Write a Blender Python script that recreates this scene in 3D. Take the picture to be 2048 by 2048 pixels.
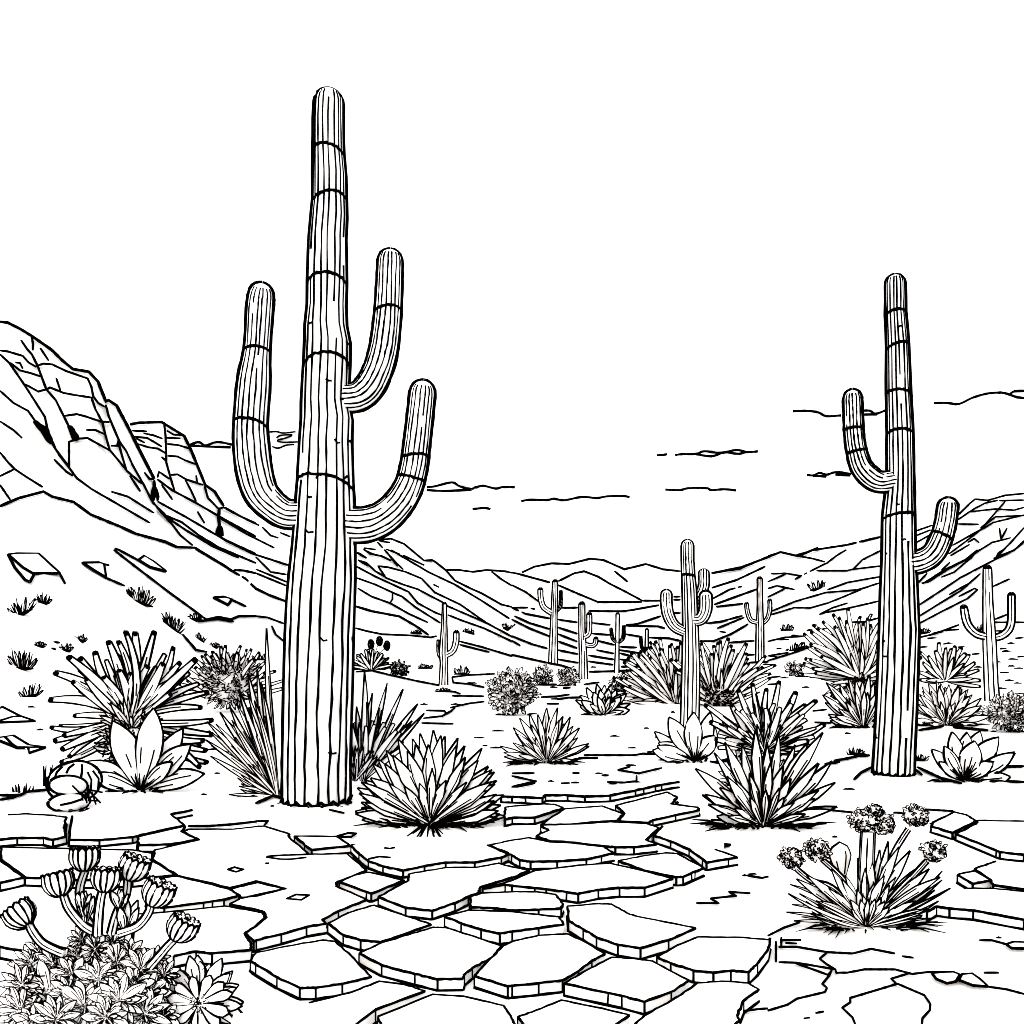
import bpy, math, random
from mathutils import Vector as V
from mathutils.bvhtree import BVHTree
from mathutils.geometry import tessellate_polygon

for o in list(bpy.data.objects):
    bpy.data.objects.remove(o)
C = bpy.context.scene
COL = C.collection
random.seed(7)
rnd, uni = random.random, random.uniform

# ------------------------------------------------------------------ camera, sky, sun, exposure
F, U0, V0, EYE = 1967.0, 1024.0, 1250.0, 1.96       # focal length / horizon in reference pixels, eye height (m)
cam = bpy.data.cameras.new('camera')
camo = bpy.data.objects.new('camera', cam)
COL.objects.link(camo)
cam.sensor_width = 36.0
cam.lens = F / 2048 * 36
cam.shift_y = (V0 - 1024) / 2048
cam.clip_start, cam.clip_end = 0.05, 8000
camo.location = (0, 0, EYE)
camo.rotation_euler = (math.radians(90), 0, 0)
C.camera = camo

SUN_EL, SUN_AZ = math.radians(40), math.radians(195)
w = bpy.data.worlds.new('World')
C.world = w
w.use_nodes = True
nt = w.node_tree
sky = nt.nodes.new('ShaderNodeTexSky')
sky.sky_type = 'NISHITA'
sky.sun_disc = False
sky.sun_elevation = SUN_EL
sky.sun_rotation = SUN_AZ
sky.air_density = 1.0
sky.dust_density = 6.0
sky.ozone_density = 0.0
bg = nt.nodes['Background']
nt.links.new(sky.outputs['Color'], bg.inputs['Color'])
bg.inputs['Strength'].default_value = 0.06
ov = nt.nodes.new('ShaderNodeBackground')                # bright even white overcast over the clear sky
ov.inputs['Color'].default_value = (1, 0.985, 0.96, 1)
ov.inputs['Strength'].default_value = 0.95
ad = nt.nodes.new('ShaderNodeAddShader')
nt.links.new(bg.outputs[0], ad.inputs[0])
nt.links.new(ov.outputs[0], ad.inputs[1])
nt.links.new(ad.outputs[0], nt.nodes['World Output'].inputs['Surface'])
sl = bpy.data.lights.new('sun', 'SUN')
sl.energy = 1.0
sl.angle = math.radians(100)          # thick even overcast: no shadow edges anywhere
sl.color = (1, 0.96, 0.90)
so = bpy.data.objects.new('sun', sl)
COL.objects.link(so)
so.rotation_euler = (math.radians(90) - SUN_EL, 0, math.pi - SUN_AZ)
C.view_settings.view_transform = 'Standard'
C.view_settings.look = 'None'
C.view_settings.gamma = 1
C.view_settings.exposure = 0.45
try:
    C.cycles.filter_width = 0.85
    C.cycles.max_bounces = 12
    C.cycles.diffuse_bounces = 10
except Exception:
    pass


# ------------------------------------------------------------------ materials
def mat(name, lo, hi, scale):
    m = bpy.data.materials.new(name)
    m.use_nodes = True
    t = m.node_tree
    t.nodes.clear()
    out = t.nodes.new('ShaderNodeOutputMaterial')
    d = t.nodes.new('ShaderNodeBsdfDiffuse')
    n = t.nodes.new('ShaderNodeTexNoise')
    n.inputs['Scale'].default_value = scale
    r = t.nodes.new('ShaderNodeValToRGB')
    r.color_ramp.elements[0].color = (*lo, 1)
    r.color_ramp.elements[1].color = (*hi, 1)
    tc = t.nodes.new('ShaderNodeTexCoord')
    t.links.new(tc.outputs['Object'], n.inputs['Vector'])
    t.links.new(n.outputs['Fac'], r.inputs['Fac'])
    t.links.new(r.outputs['Color'], d.inputs['Color'])
    t.links.new(d.outputs['BSDF'], out.inputs['Surface'])
    return m


M_GROUND = mat('white_sand', (0.80, 0.80, 0.80), (0.86, 0.86, 0.86), 3)
M_STONE = mat('white_stone', (0.80, 0.80, 0.80), (0.86, 0.86, 0.86), 5)
M_HILL = mat('white_rock', (0.80, 0.80, 0.80), (0.86, 0.86, 0.86), 0.2)
M_PLANT = mat('white_plant', (0.79, 0.785, 0.80), (0.86, 0.855, 0.86), 8)
M_CLOUD = mat('white_cloud', (0.84, 0.84, 0.84), (0.88, 0.88, 0.88), 0.01)
M_INK = mat('black_ink', (0, 0, 0), (0.0006, 0.0006, 0.0008), 4)

# ------------------------------------------------------------------ pixels and places
S5 = 512 / 1932
CROPS = {'A': (0, 1536, S5), 'B': (512, 1536, S5), 'C': (1024, 1536, S5), 'D': (1536, 1536, S5),
         'E': (0, 1100, S5), 'F': (512, 1100, S5), 'G': (1024, 1100, S5), 'H': (1536, 1100, S5),
         'I': (0, 620, S5), 'J': (440, 140, S5), 'K': (440, 620, S5), 'L': (1536, 520, S5), 'Q': (1328, 880, 720 / 1932), 'R': (1540, 1560, 400 / 1092),
         'M': (952, 780, 684 / 1932), 'Z': (0, 0, 2048 / 1932), 'N': (0, 0, 1)}


def P(s, tag=None):
    """'B 10 20 30 40 C 5 6' -> reference pixels"""
    out, buf, c = [], [], tag
    for t in s.split():
        if t in CROPS:
            c = t
        else:
            buf.append(float(t))
            if len(buf) == 2:
                x, y, k = CROPS[c]
                out.append((x + buf[0] * k, y + buf[1] * k))
                buf = []
    return out


def px(u, v, Y):
    return V(((u - U0) / F * Y, Y, EYE - (v - V0) / F * Y))


def gy(v, z=0.0):
    return (EYE - z) * F / (v - V0)


def onplane(u, v, z=0.0):
    return px(u, v, gy(v, z))


def dense(pts, step):
    out = [pts[0]]
    for a, b in zip(pts, pts[1:]):
        n = max(1, int(math.hypot(b[0] - a[0], b[1] - a[1]) / step))
        for i in range(1, n + 1):
            out.append((a[0] + (b[0] - a[0]) * i / n, a[1] + (b[1] - a[1]) * i / n))
    return out


def smooth(pts, per=4):
    """Catmull-Rom through tuples of any length"""
    out = []
    n = len(pts)
    for i in range(n - 1):
        p0, p1, p2, p3 = pts[max(i - 1, 0)], pts[i], pts[i + 1], pts[min(i + 2, n - 1)]
        for k in range(per):
            t = k / per
            out.append(tuple(0.5 * (2 * b + (c - a) * t + (2 * a - 5 * b + 4 * c - d) * t * t + (3 * b - a - 3 * c + d) * t ** 3)
                             for a, b, c, d in zip(p0, p1, p2, p3)))
    out.append(tuple(pts[-1]))
    return out


# ------------------------------------------------------------------ mesh builder
INK = 1.5      # ink line weight


class MB:
    def __init__(s):
        s.v, s.f, s.m = [], [], []

    def add(s, vs, fs, m=0):
        b = len(s.v)
        s.v.extend(tuple(q) for q in vs)
        for f in fs:
            s.f.append(tuple(b + i for i in f))
            s.m.append(m)

    def tube(s, pts, r, sides=4, m=1):
        pts = [V(p) for p in pts]
        n = len(pts)
        if n < 2:
            return
        rs = r if isinstance(r, (list, tuple)) else [r] * n
        rs = [q * INK for q in rs]
        vs, fs = [], []
        up = V((0.31, 0.2, 0.93))
        for i, p in enumerate(pts):
            t = pts[min(i + 1, n - 1)] - pts[max(i - 1, 0)]
            if t.length < 1e-9:
                t = V((0, 0, 1))
            t.normalize()
            a = t.cross(up)
            if a.length < 0.15:
                a = t.cross(V((1, 0, 0)))
            a.normalize()
            b = t.cross(a)
            for k in range(sides):
                an = 2 * math.pi * (k + 0.5) / sides
                vs.append(p + (a * math.cos(an) + b * math.sin(an)) * rs[i])
        for i in range(n - 1):
            for k in range(sides):
                k2 = (k + 1) % sides
                fs.append((i * sides + k, i * sides + k2, (i + 1) * sides + k2, (i + 1) * sides + k))
        fs.append(tuple(range(sides - 1, -1, -1)))
        fs.append(tuple((n - 1) * sides + k for k in range(sides)))
        s.add(vs, fs, m)

    def build(s, name, white, origin=None, parent=None):
        o0 = V(origin) if origin is not None else V((0, 0, 0))
        me = bpy.data.meshes.new(name)
        me.from_pydata([(a - o0.x, b - o0.y, c - o0.z) for a, b, c in s.v], [], s.f)
        me.materials.append(white)
        me.materials.append(M_INK)
        me.polygons.foreach_set('material_index', s.m)
        me.update()
        o = bpy.data.objects.new(name, me)
        COL.objects.link(o)
        if parent is not None:
            o.parent = parent
        else:
            o.location = o0
        return o


def tag(o, label, cat, group=None):
    o['label'] = label
    o['category'] = cat
    if group:
        o['group'] = group
    return o


def thing(name, loc, label, cat, group=None):
    o = bpy.data.objects.new(name, None)
    o.empty_display_size = 0.2
    COL.objects.link(o)
    o.location = loc
    return tag(o, label, cat, group)


def structure(o):
    o['kind'] = 'structure'
    return o


# ------------------------------------------------------------------ ground and hills
HILLS = []


def interp(tab, u):
    if u <= tab[0][0]:
        return tab[0][1]
    for (a, x), (b, y) in zip(tab, tab[1:]):
        if u <= b:
            return x + (y - x) * (u - a) / (b - a) if b > a else y
    return tab[-1][1]


def hill(name, crest, yb, yc, power=1.2, rows=9):
    """a ridge: crest in reference pixels, yb / yc = depth of foot and crest by column"""
    mb = MB()
    cr = sorted(dense(crest, 9))
    vs, fs = [], []
    R = rows + 4
    hr = random.Random(name)
    for (u, v) in cr:
        b, c = interp(yb, u), interp(yc, u)
        top = px(u, v, c)
        zb = -0.4
        for i in range(rows + 1):
            t = i / rows
            Y = b + (c - b) * t
            z = zb + (top.z - zb) * t ** power
            j = 0 if i in (0, rows) else hr.uniform(-0.002, 0.002) * c
            vs.append(((u - U0) / F * Y, Y + j * 0.4, z))
        for i in range(1, 4):
            Y = c * (1 + 0.12 * i)
            vs.append(((u - U0) / F * Y, Y, zb + (top.z - zb) * (1 - (i / 3) ** 1.2)))
    for i in range(len(cr) - 1):
        for k in range(R - 1):
            fs.append((i * R + k, (i + 1) * R + k, (i + 1) * R + k + 1, i * R + k + 1))
    mb.add(vs, fs, 0)
    HILLS.append((name, mb))


# ground sheet, gently divided
gmb = MB()
gx = [-900, -300, -120, -50, -20, -8, 0, 8, 20, 50, 120, 300, 900]
gyy = [-30, 0, 3, 6, 10, 16, 25, 40, 70, 120, 220, 420, 900]
gmb.add([(x, y, 0) for y in gyy for x in gx],
        [(j * 13 + i, j * 13 + i + 1, (j + 1) * 13 + i + 1, (j + 1) * 13 + i) for j in range(12) for i in range(12)], 0)
HILLS.append(('ground', gmb))

hill('hill_far', P('N 960 1190 M 100 1110 240 1040 340 990 470 975 530 983 660 952 740 965 850 1012 960 980 1040 1000 1150 1022 1330 1035 1500 1000 1620 955 1720 915 1820 938 1932 890 N 1760 1066 1830 1085 2000 1100 2120 1130'),
     [(0, 350)], [(0, 430)])
hill('hill_middle', P('M 300 1150 420 1090 470 1075 540 1045 600 1022 680 1050 800 1115 940 1192 1040 1196 1250 1230'), [(0, 290)], [(0, 335)])
hill('hill_ridge', P('N 560 1040 K 700 1640 1000 1700 1200 1737 1290 1725 1390 1765 1540 1890 1600 1885 1660 1910 M 0 1022 60 1015 170 1022 240 1040 420 1088 700 1195 930 1196 1040 1210'),
     [(0, 195)], [(0, 255)])
hill('mesa', P('I 700 900 960 868 1050 850 1220 845 1390 950 1440 1050 1550 1320 1620 1370 1690 1480 1932 1610 F 240 -75 500 -60 1020 0 1300 165 1500 260 1700 380 1932 530 G 280 650'),
     [(0, 135)], [(0, 185)])
hill('cliff', P('I -260 60 0 88 60 95 150 140 240 195 390 300 470 380 550 445 670 465 740 540 800 690 820 680 880 720 960 870 1050 1050 1165 1275 1185 1430 1400 1560 1690 1733 1932 1840 F 240 115 760 75 830 95 920 120 1000 130 1130 165 1250 215 1350 320 1540 410 1740 550 1932 655 G 270 800'),
     [(0, 84)], [(0, 128)], 1.3)
hill('hill_right', P('G 1100 560 1300 470 1520 425 M 1480 1120 1600 1065 1680 1035 1760 1033 1850 1052 H 450 95 600 -5 Z 1640 1014 1665 1008 1725 1000 L 1430 1910 1480 1870 1560 1805 1690 1812 1790 1775 1932 1755 2300 1700'),
     [(1300, 74), (2048, 52)], [(1300, 190), (2048, 170)], 1.25)
hill('valley_slope', P('F 1500 760 1800 640 G 30 478 170 440 490 437 590 460 870 462 1110 415 1280 400 1520 432 1700 500 1932 640'),
     [(0, 52.5)], [(0, 150)], 1.1)
hill('hill_slope', P('I -260 1560 0 1480 140 1420 330 1370 400 1410 560 1450 690 1545 910 1635 1030 1690 1250 1750 1340 1790 1470 1795 1700 1932 E 1740 150 F 0 290 100 340 220 385 755 425 870 460 1080 500 1200 570 1300 640 1400 690'),
     [(-80, 24), (0, 26), (150, 30), (300, 38), (450, 48), (560, 60), (860, 100)],
     [(-80, 58), (0, 60), (330, 76), (560, 95), (900, 128)], 1.05, 12)

vs_, fs_, own_ = [], [], []
for hi, (n_, mb_) in enumerate(HILLS):
    b_ = len(vs_)
    vs_ += [V(q) for q in mb_.v]
    for f_ in mb_.f:
        fs_.append(tuple(b_ + i for i in f_))
        own_.append(hi)
BVH = BVHTree.FromPolygons(vs_, fs_)
CAMP = V((0, 0, EYE))


def cast(u, v):
    d = V(((u - U0) / F, 1, -(v - V0) / F)).normalized()
    loc, nor, idx, dist = BVH.ray_cast(CAMP, d)
    return (loc, own_[idx]) if loc is not None else None


def hline(s, wpx=4.0, c=None, closed=False, off=2.5):
    """an ink crack lying on whichever hill or ground it falls on"""
    pts = P(s, c)
    if closed:
        pts.append(pts[0])
    run, ow = [], None

    def flush():
        if len(run) > 1:
            rs = []
            n = len(run)
            for i, q in enumerate(run):
                k = 0.8 if i in (0, n - 1) else 1.0
                rs.append(wpx * 0.48 * q.y / F * k * uni(0.9, 1.12))
            HILLS[ow][1].tube([q + (CAMP - q).normalized() * (rr * 0.8 + 0.005 * q.y) for q, rr in zip(run, rs)], rs, 5)
    for (u, v) in dense(pts, 6):
        h = None
        for dv in (off, off + 1.5, off + 3, off + 5):
            h = cast(u, v + dv)
            if h:
                break
        if not h:
            flush(); run = []; ow = None
            continue
        q = px(u, v, h[0].y)
        if run and abs(q.y - run[-1].y) > 0.12 * run[-1].y:
            flush(); run = []
        if not run:
            ow = h[1]
        run.append(q)
    flush()


def hlines(c, text, wpx=4.0):
    for ln in text.strip().splitlines():
        ln = ln.strip()
        if ln:
            hline(ln, wpx, c)


# crests that meet the sky
hline('I 0 88 60 95 150 140 240 195 390 300 470 380 550 445 670 465 740 540 800 690 820 680 880 720 960 870 1050 1050 1165 1275', 4.8, off=2)
hline('I 960 868 1050 850 1220 845 1390 950 1440 1050 1550 1320 1620 1370 1690 1480', 4.4, off=2)
hline('I 0 1480 140 1420 330 1370 400 1410 560 1450 690 1545 910 1635 1030 1690 1250 1750 1340 1790 1470 1795', 4.6, off=3)
hlines('I', '''
0 305 60 312 170 345 215 395 275 430
160 230 200 290 240 335 285 425 320 520 350 600 420 680 480 800 540 920 590 970
240 200 250 260 247 300
305 290 365 380
285 420 330 405 395 410 500 460 660 515 690 580 705 655 740 700 790 730
80 400 150 455 230 475 305 500
115 395 150 400 170 440
0 335 70 400 180 560 270 700 340 810 365 930 420 1050 510 1170
190 560 290 615 350 600 380 585 480 625 560 640 690 660
690 660 720 750 770 840 800 960 830 1060
0 610 100 700 210 760 280 860 370 960 400 1020 450 1100 520 1190 580 1270 690 1350 880 1460 1130 1605
0 840 100 905 165 965
425 515 455 605
490 800 580 785 640 800 770 845 825 845
800 720 820 800 870 920 900 990 950 1060 1000 1170 1080 1310 1140 1430 1200 1510 1300 1620 1360 1700 1470 1790 1700 1932
650 905 720 905 785 935
520 1190 520 995 600 970 660 965 830 1060 890 1130 960 1215 1070 1310
890 990 910 1060 930 1130 955 1210
840 1025 885 1025 895 980
980 1250 1060 1370
410 1130 500 1220 550 1250
840 1370 970 1410 1080 1480 1160 1530
0 1075 60 1150 110 1200 200 1260 320 1335 340 1370
0 1255 100 1205
0 1320 40 1380 75 1430
1190 1260 1200 1220 1280 1275
1190 1280 1300 1360 1480 1455 1650 1555 1932 1710
1220 1320 1300 1430
1090 1225 1130 1275 1190 1280
1545 1330 1570 1420 1650 1500 1690 1490
1690 1490 1800 1550 1932 1610
1190 1445 1400 1560 1620 1690 1700 1735 1932 1840
1150 1450 1250 1550 1370 1600 1500 1700 1650 1790 1932 1910
1260 1565 1400 1660 1600 1780 1800 1870
1490 1520 1545 1610
1690 1440 1740 1420 1790 1440 1860 1520
''', 3.6)
hlines('I', '''
1000 910 1110 915
1085 930 1160 945 1225 970
1010 955 1110 965 1170 1000 1220 1030
1030 970 1090 1000
1040 1010 1120 1035 1190 1045 1250 1080
1240 850 1250 950 1255 1090 1255 1150 1300 1310 1320 1370
1260 910 1310 940 1370 945
1260 965 1360 968
1260 1010 1350 1020 1430 1045 1450 1080
1265 1100 1340 1105 1400 1135 1480 1165
1290 1245 1340 1240 1410 1280 1530 1320
1400 1285 1440 1360 1480 1445
1480 1250 1490 1300
1220 1110 1255 1140
''', 3.4)
# deep black clefts
hline('I 265 845 320 905 375 990', 9)
hline('I 300 870 350 910 385 1000', 8)
hline('I 520 880 545 925 560 975', 7)
hline('I 530 880 560 930 590 972', 7)
hline('I 1165 1290 1165 1360', 5)
hline('I 1162 1340 1152 1430', 8)
hline('I 1168 1340 1185 1435', 8)
hline('I 1655 1500 1650 1560 1660 1650', 5)
hline('I 1650 1640 1640 1690', 7)
hline('I 1660 1640 1680 1725', 9)
hlines('K', '''
0 1570 200 1690 410 1795
30 1735 250 1840 520 1925
320 1640 380 1700 440 1720
40 1490 200 1580 295 1625
455 1680 530 1710
1200 1735 1290 1725 1390 1765 1540 1890 1600 1885 1660 1925
1190 1755 1260 1830 1320 1910 1340 1932
1200 1740 1280 1755
1255 1805 1380 1850 1540 1925
1085 1795 1175 1808
1085 1805 1130 1840 1210 1855 1290 1890
1040 1830 1105 1870
1045 1890 1120 1932
''', 3.2)
hlines('F', '''
0 35 240 115
0 55 110 165 230 185
0 145 230 240
0 175 230 270
0 500 90 510 210 555
120 575 150 640 210 690
760 20 830 60
815 0 880 30 950 45 1015 80
770 75 830 95 900 160 970 200
970 0 1050 90 1130 165
920 120 1000 130 1130 165 1250 215 1350 320 1540 410 1740 550
920 120 980 210 1110 260 1220 295 1400 390 1450 425 1740 550 1932 655
1020 0 1300 165 1500 260 1700 380 1932 530
1270 80 1340 80 1430 150 1530 150 1640 165 1740 150 1880 160 1932 172
1430 150 1500 230 1620 290 1700 325 1850 410 1932 430
1780 165 1850 220 1932 270
760 125 900 200 1150 315 1220 400 1350 470 1400 490
760 210 900 260 1040 325 1100 350 1200 430 1390 550
770 290 870 350 1010 400 1150 480 1300 548
1030 330 1030 370 1010 400
755 590 830 610 950 635 1180 645 1320 660 1360 650
1450 490 1550 530 1720 590 1932 690
1340 260 1380 280
1540 690 1700 730 1932 800
1540 715 1760 770
755 920 880 910 1000 940 1200 985 1380 1020
1480 960 1600 945 1800 935
1480 960 1490 1000 1600 1010 1720 1035
1420 1060 1500 1070 1540 1085
1480 1100 1720 1103
1470 1190 1600 1160 1720 1145
1285 1210 1420 1213 1440 1235
1265 1270 1400 1255 1470 1215 1500 1190
1250 1305 1490 1312
''', 3.3)
hline('I 1470 1795 1700 1932 E 1740 150 1850 215 F 0 290 100 340 220 385', 4.2, off=3)
hline('F 755 425 870 460 1080 500 1200 570 1300 640', 4.0, off=3)
hlines('G', '''
0 170 50 180 290 245
50 180 170 125 300 100 430 105 590 65 690 75 850 145 1010 105 1140 145 1270 160
0 265 100 315 195 385
350 235 470 175 545 160 650 200 740 255 850 310 980 380
350 265 500 330 650 392 980 392 980 382 1115 382
775 160 870 238
0 435 120 435 170 445
0 435 100 480 280 515
0 490 130 550 280 595
0 525 130 590 280 650
0 650 150 710 265 742
0 685 60 720
0 790 130 820 265 850
350 525 490 545
350 585 490 630
350 635 490 690
350 690 490 740
350 755 495 785
350 825 495 850
375 435 495 435
580 460 850 462 1110 415
610 550 740 565
605 630 740 640
650 685 770 715
640 755 765 780
580 795 765 825
580 840 760 865
580 920 760 915 980 905
860 565 940 560 1120 500
860 570 1100 575 1150 590
860 635 980 655
1035 660 1180 665 1270 685
815 730 940 735
815 755 980 780
820 780 960 815
820 825 930 840
820 880 980 880
1220 352 1270 352
1220 375 1270 375
1220 475 1270 475
1505 175 1620 155 1720 140 1932 50
1510 285 1700 225 1910 125
1520 365 1640 300 1730 275
1530 410 1850 295
1520 430 1740 405
1470 555 1580 540 1740 495
1550 590 1750 510
1430 688 1520 688 1650 635 1780 560
1640 700 1830 685
1720 790 1830 790
1790 850 1932 845
1840 910 1920 895
1840 935 1920 915
1570 615 1610 622
265 850 370 870 480 905
210 1015 340 1015
385 1042 440 1040
220 1110 340 1105 430 1092
345 1128 430 1115 535 1112
260 1160 355 1160
545 1015 655 1000
540 1548 640 1548 930 1548 990 1537 1080 1540
500 1568 650 1570
''', 3.6)
hlines('H', '''
0 45 100 15 210 40 340 65 450 95
210 40 340 0
250 195 450 95 520 40 590 0
370 155 600 155 640 145 850 120
640 145 710 75 850 5
0 180 130 175 250 195 205 220
0 240 140 178
0 290 70 270 200 298
0 355 130 290
450 300 600 245 850 200
20 465 200 390 440 320 680 300 840 250
20 490 200 435 320 437 450 400 600 340 700 300
390 485 490 435 600 400
440 470 600 440 840 385
390 485 440 470
620 545 740 540 830 515
0 690 130 660 270 650
0 835 180 780 340 725
0 800 150 775
1130 250 1200 175
1160 250 1210 240 1350 150 1500 70 1600 -5
1310 205 1400 170 1530 60 1560 25
1720 60 1740 20 1770 0
1140 415 1300 310 1450 210 1640 110 1850 5 1932 -60
1140 500 1300 400 1450 310 1600 180
1140 555 1300 470 1500 370 1580 300 1560 290 1440 350
1370 335 1510 255
1310 150 1370 95
1140 660 1230 640 1330 605 1440 600
1240 640 1440 565
1700 275 1820 220
1710 525 1810 485
1700 545 1932 545
1720 610 1800 610
0 965 90 955
0 1015 80 1010
340 1215 440 1205
350 1300 480 1305
''', 3.2)
hlines('Q', '''
1355 487 1440 457
1355 512 1430 482
1355 550 1430 508
1570 410 1640 342 1670 317 1740 324 1830 297 1932 287
1575 430 1660 372 1720 340 1790 324
1640 385 1780 370 1880 376 1932 362
1575 450 1690 452
1530 610 1620 545 1700 480 1760 410 1830 330
1550 565 1680 492 1770 442 1932 402
1700 470 1780 412 1932 405
1800 475 1810 530 1840 475
1630 550 1665 530 1690 550
1680 600 1760 550 1860 525
1540 620 1640 560
1780 630 1860 550 1932 470
1390 770 1500 700 1620 640 1680 590
1770 635 1880 590 1932 540
1800 325 1932 322
''', 3.0)
hlines('M', '1330 1035 1500 1000 1620 955 1720 915 1820 938 1932 890', 3.8)
hline('H 340 0 600 -40 850 -100', 3.8)
# slope lines and ground lines
hlines('E', '''
860 0 1060 155 1250 300 1400 410 1530 505
870 -10 900 0 1040 75
1530 505 1560 525 1650 505 1740 525 1800 500 1932 498
1500 540 1640 520 1760 540
1740 150 1840 155 1932 175
450 175 490 250
800 210 940 270
780 105 820 115
1750 375 1855 425
1380 640 1480 755 1560 770
''', 4.0)
hline('A 0 205 150 205 200 180 360 165', 4.5)
hline('A 0 240 90 225 170 195', 4.5)
hlines('F', '0 1910 130 1855 200 1870 260 1890 340 1865 375 1865 430 1915 480 1895 590 1905 630 1880 690 1915 720 1905', 5)
hlines('H', '''
650 1730 700 1680 780 1640
1100 1650 1160 1695
1130 1640 1300 1720 1460 1760
1500 1590 1560 1585 1700 1550 760 1550
430 1615 540 1600
1770 1635 1932 1632
1750 1670 1800 1640
1800 1745 1932 1750
1140 1360 1320 1330
1400 1335 1660 1360
''' .replace('1500 1590 1560 1585 1700 1550 760 1550', '500 1590 570 1580 680 1555 765 1550'), 4.5)
# lower right cracks, small sand lines
hlines('D', '''
80 1350 220 1350 450 1390 640 1400 780 1365 960 1400
450 1390 390 1440 440 1480 510 1520
80 1465 220 1470 510 1520 515 1545 600 1545 730 1520 960 1520 1090 1555 1210 1540 1390 1540 1450 1560
1660 1650 1800 1670 1932 1705
480 1525 460 1570 410 1630 445 1660 430 1690 220 1740 150 1785 0 1830
200 1470 450 1560 480 1530
1060 1550 930 1590 970 1630 620 1735 620 1770 560 1810 640 1885 660 1935
970 1625 1180 1715 1225 1780 1220 1830 1165 1890 1160 1940
1595 1300 1690 1300 1800 1330
1010 1420 1100 1432
1630 1545 1740 1545
0 1265 120 1205 240 1165
60 1310 60 1460
90 1300 250 1298
130 1320 220 1325
100 1280 100 1350
270 1890 315 1885
360 1850 420 1838
410 310 540 325 650 335
950 335 1020 340
1150 310 1400 325
''', 3.6)
hlines('C', '''
1720 1840 1860 1820 1932 1815
1700 1870 1690 1930
1770 810 1890 830 1932 820
1340 610 1430 602
1390 1020 1560 1020 1500 985 1690 965 1640 935 1800 945
0 40 170 38
0 60 180 100 0 140
0 150 170 115
455 38 510 38
675 55 730 55
370 115 435 113
1500 390 1600 395
800 15 960 40 1130 0
800 15 890 -10
720 105 850 110 930 100 1010 130
720 105 920 170
940 60 940 100
''', 3.6)
hlines('B', '''
80 675 400 655
80 675 180 690 380 680
850 690 930 672 1015 678
970 605 1045 605
70 722 98 722
260 288 370 260
555 315 665 340
110 288 135 286
610 515 700 490 755 495 720 520 620 520
720 580 795 590
0 400 90 400 60 435
''', 3.6)
hline('A 1420 438 1580 438 1760 425 1932 405 B 0 400', 4.0)
hline('C 1540 590 1580 575 1645 580 1600 590', 4.5, closed=True)

# ------------------------------------------------------------------ slabs of cracked stone
TH = 0.062
SLAB_N = [0]
GS = 'cracked stone slabs in the foreground'


def slab(label, s, open_=(), wpx=4.0, ticks=True, th=TH, name='stone_slab', marks=()):
    """top outline in pixels laid on its own plane; open_ = indices of edges that run into the sand"""
    SLAB_N[0] += 1
    zt = th + 0.0011 * (SLAB_N[0] % 9)
    pts = [onplane(u, v, zt) for u, v in P(s)]
    area = sum(a.x * b.y - b.x * a.y for a, b in zip(pts, pts[1:] + pts[:1]))
    if area < 0:
        n0 = len(pts)
        pts.reverse()
        open_ = [(n0 - 2 - i) % n0 for i in open_]
    n = len(pts)
    mb = MB()
    tri = tessellate_polygon([[V((p.x, p.y, 0)) for p in pts]])
    mb.add(pts, tri, 0)
    zb = -0.03
    side = []
    for i in range(n):
        a, b = pts[i], pts[(i + 1) % n]
        mb.add([a, b, V((b.x, b.y, zb)), V((a.x, a.y, zb))], [(0, 1, 2, 3)], 0)
        if i in open_:
            continue
        seg = [a.lerp(b, k / 6) for k in range(7)]
        j = 0.0035 * a.y / 5
        seg = [seg[0]] + [q + V((uni(-j, j), uni(-j, j), 0)) for q in seg[1:-1]] + [seg[-1]]
        rs = [wpx * 0.5 * q.y / F * uni(0.85, 1.15) for q in seg]
        mb.tube(seg, rs, 5)
        low = [V((q.x, q.y, 0.004)) for q in (a.lerp(b, k / 3) for k in range(4))]
        mb.tube(low, [wpx * uni(0.5, 0.8) * q.y / F for q in low], 5)
        nrm = V((b.y - a.y, a.x - b.x, 0))
        facing = nrm.length > 0 and nrm.normalized().dot((CAMP - a).normalized())
        if facing > 0.12:
            mb.tube([a, V((a.x, a.y, 0))], wpx * 0.42 * a.y / F, 4)
            if ticks:
                L = (b - a).length
                d = uni(0.1, 0.7)
                while d < L - 0.05:
                    q = a.lerp(b, d / L)
                    mb.tube([q + nrm * 0.0, q + V((uni(-.006, .006), 0, -zt * uni(0.75, 1.0)))], wpx * 0.36 * q.y / F, 4)
                    d += random.choice([0.06, 0.3, 0.55, 0.8, 1.0])
    for m_ in marks:
        q = [onplane(a, b, zt + 0.002) for a, b in dense(P(m_), 8)]
        mb.tube(q, [3.9 * 0.5 * t_.y / F * uni(.85, 1.15) for t_ in q], 5)
    c = sum(pts, V((0, 0, 0))) / n
    o = mb.build(name, M_STONE, (c.x, c.y, 0))
    tag(o, label, 'stone slab', GS)
    o['kind'] = 'thing'
    return o


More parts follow.
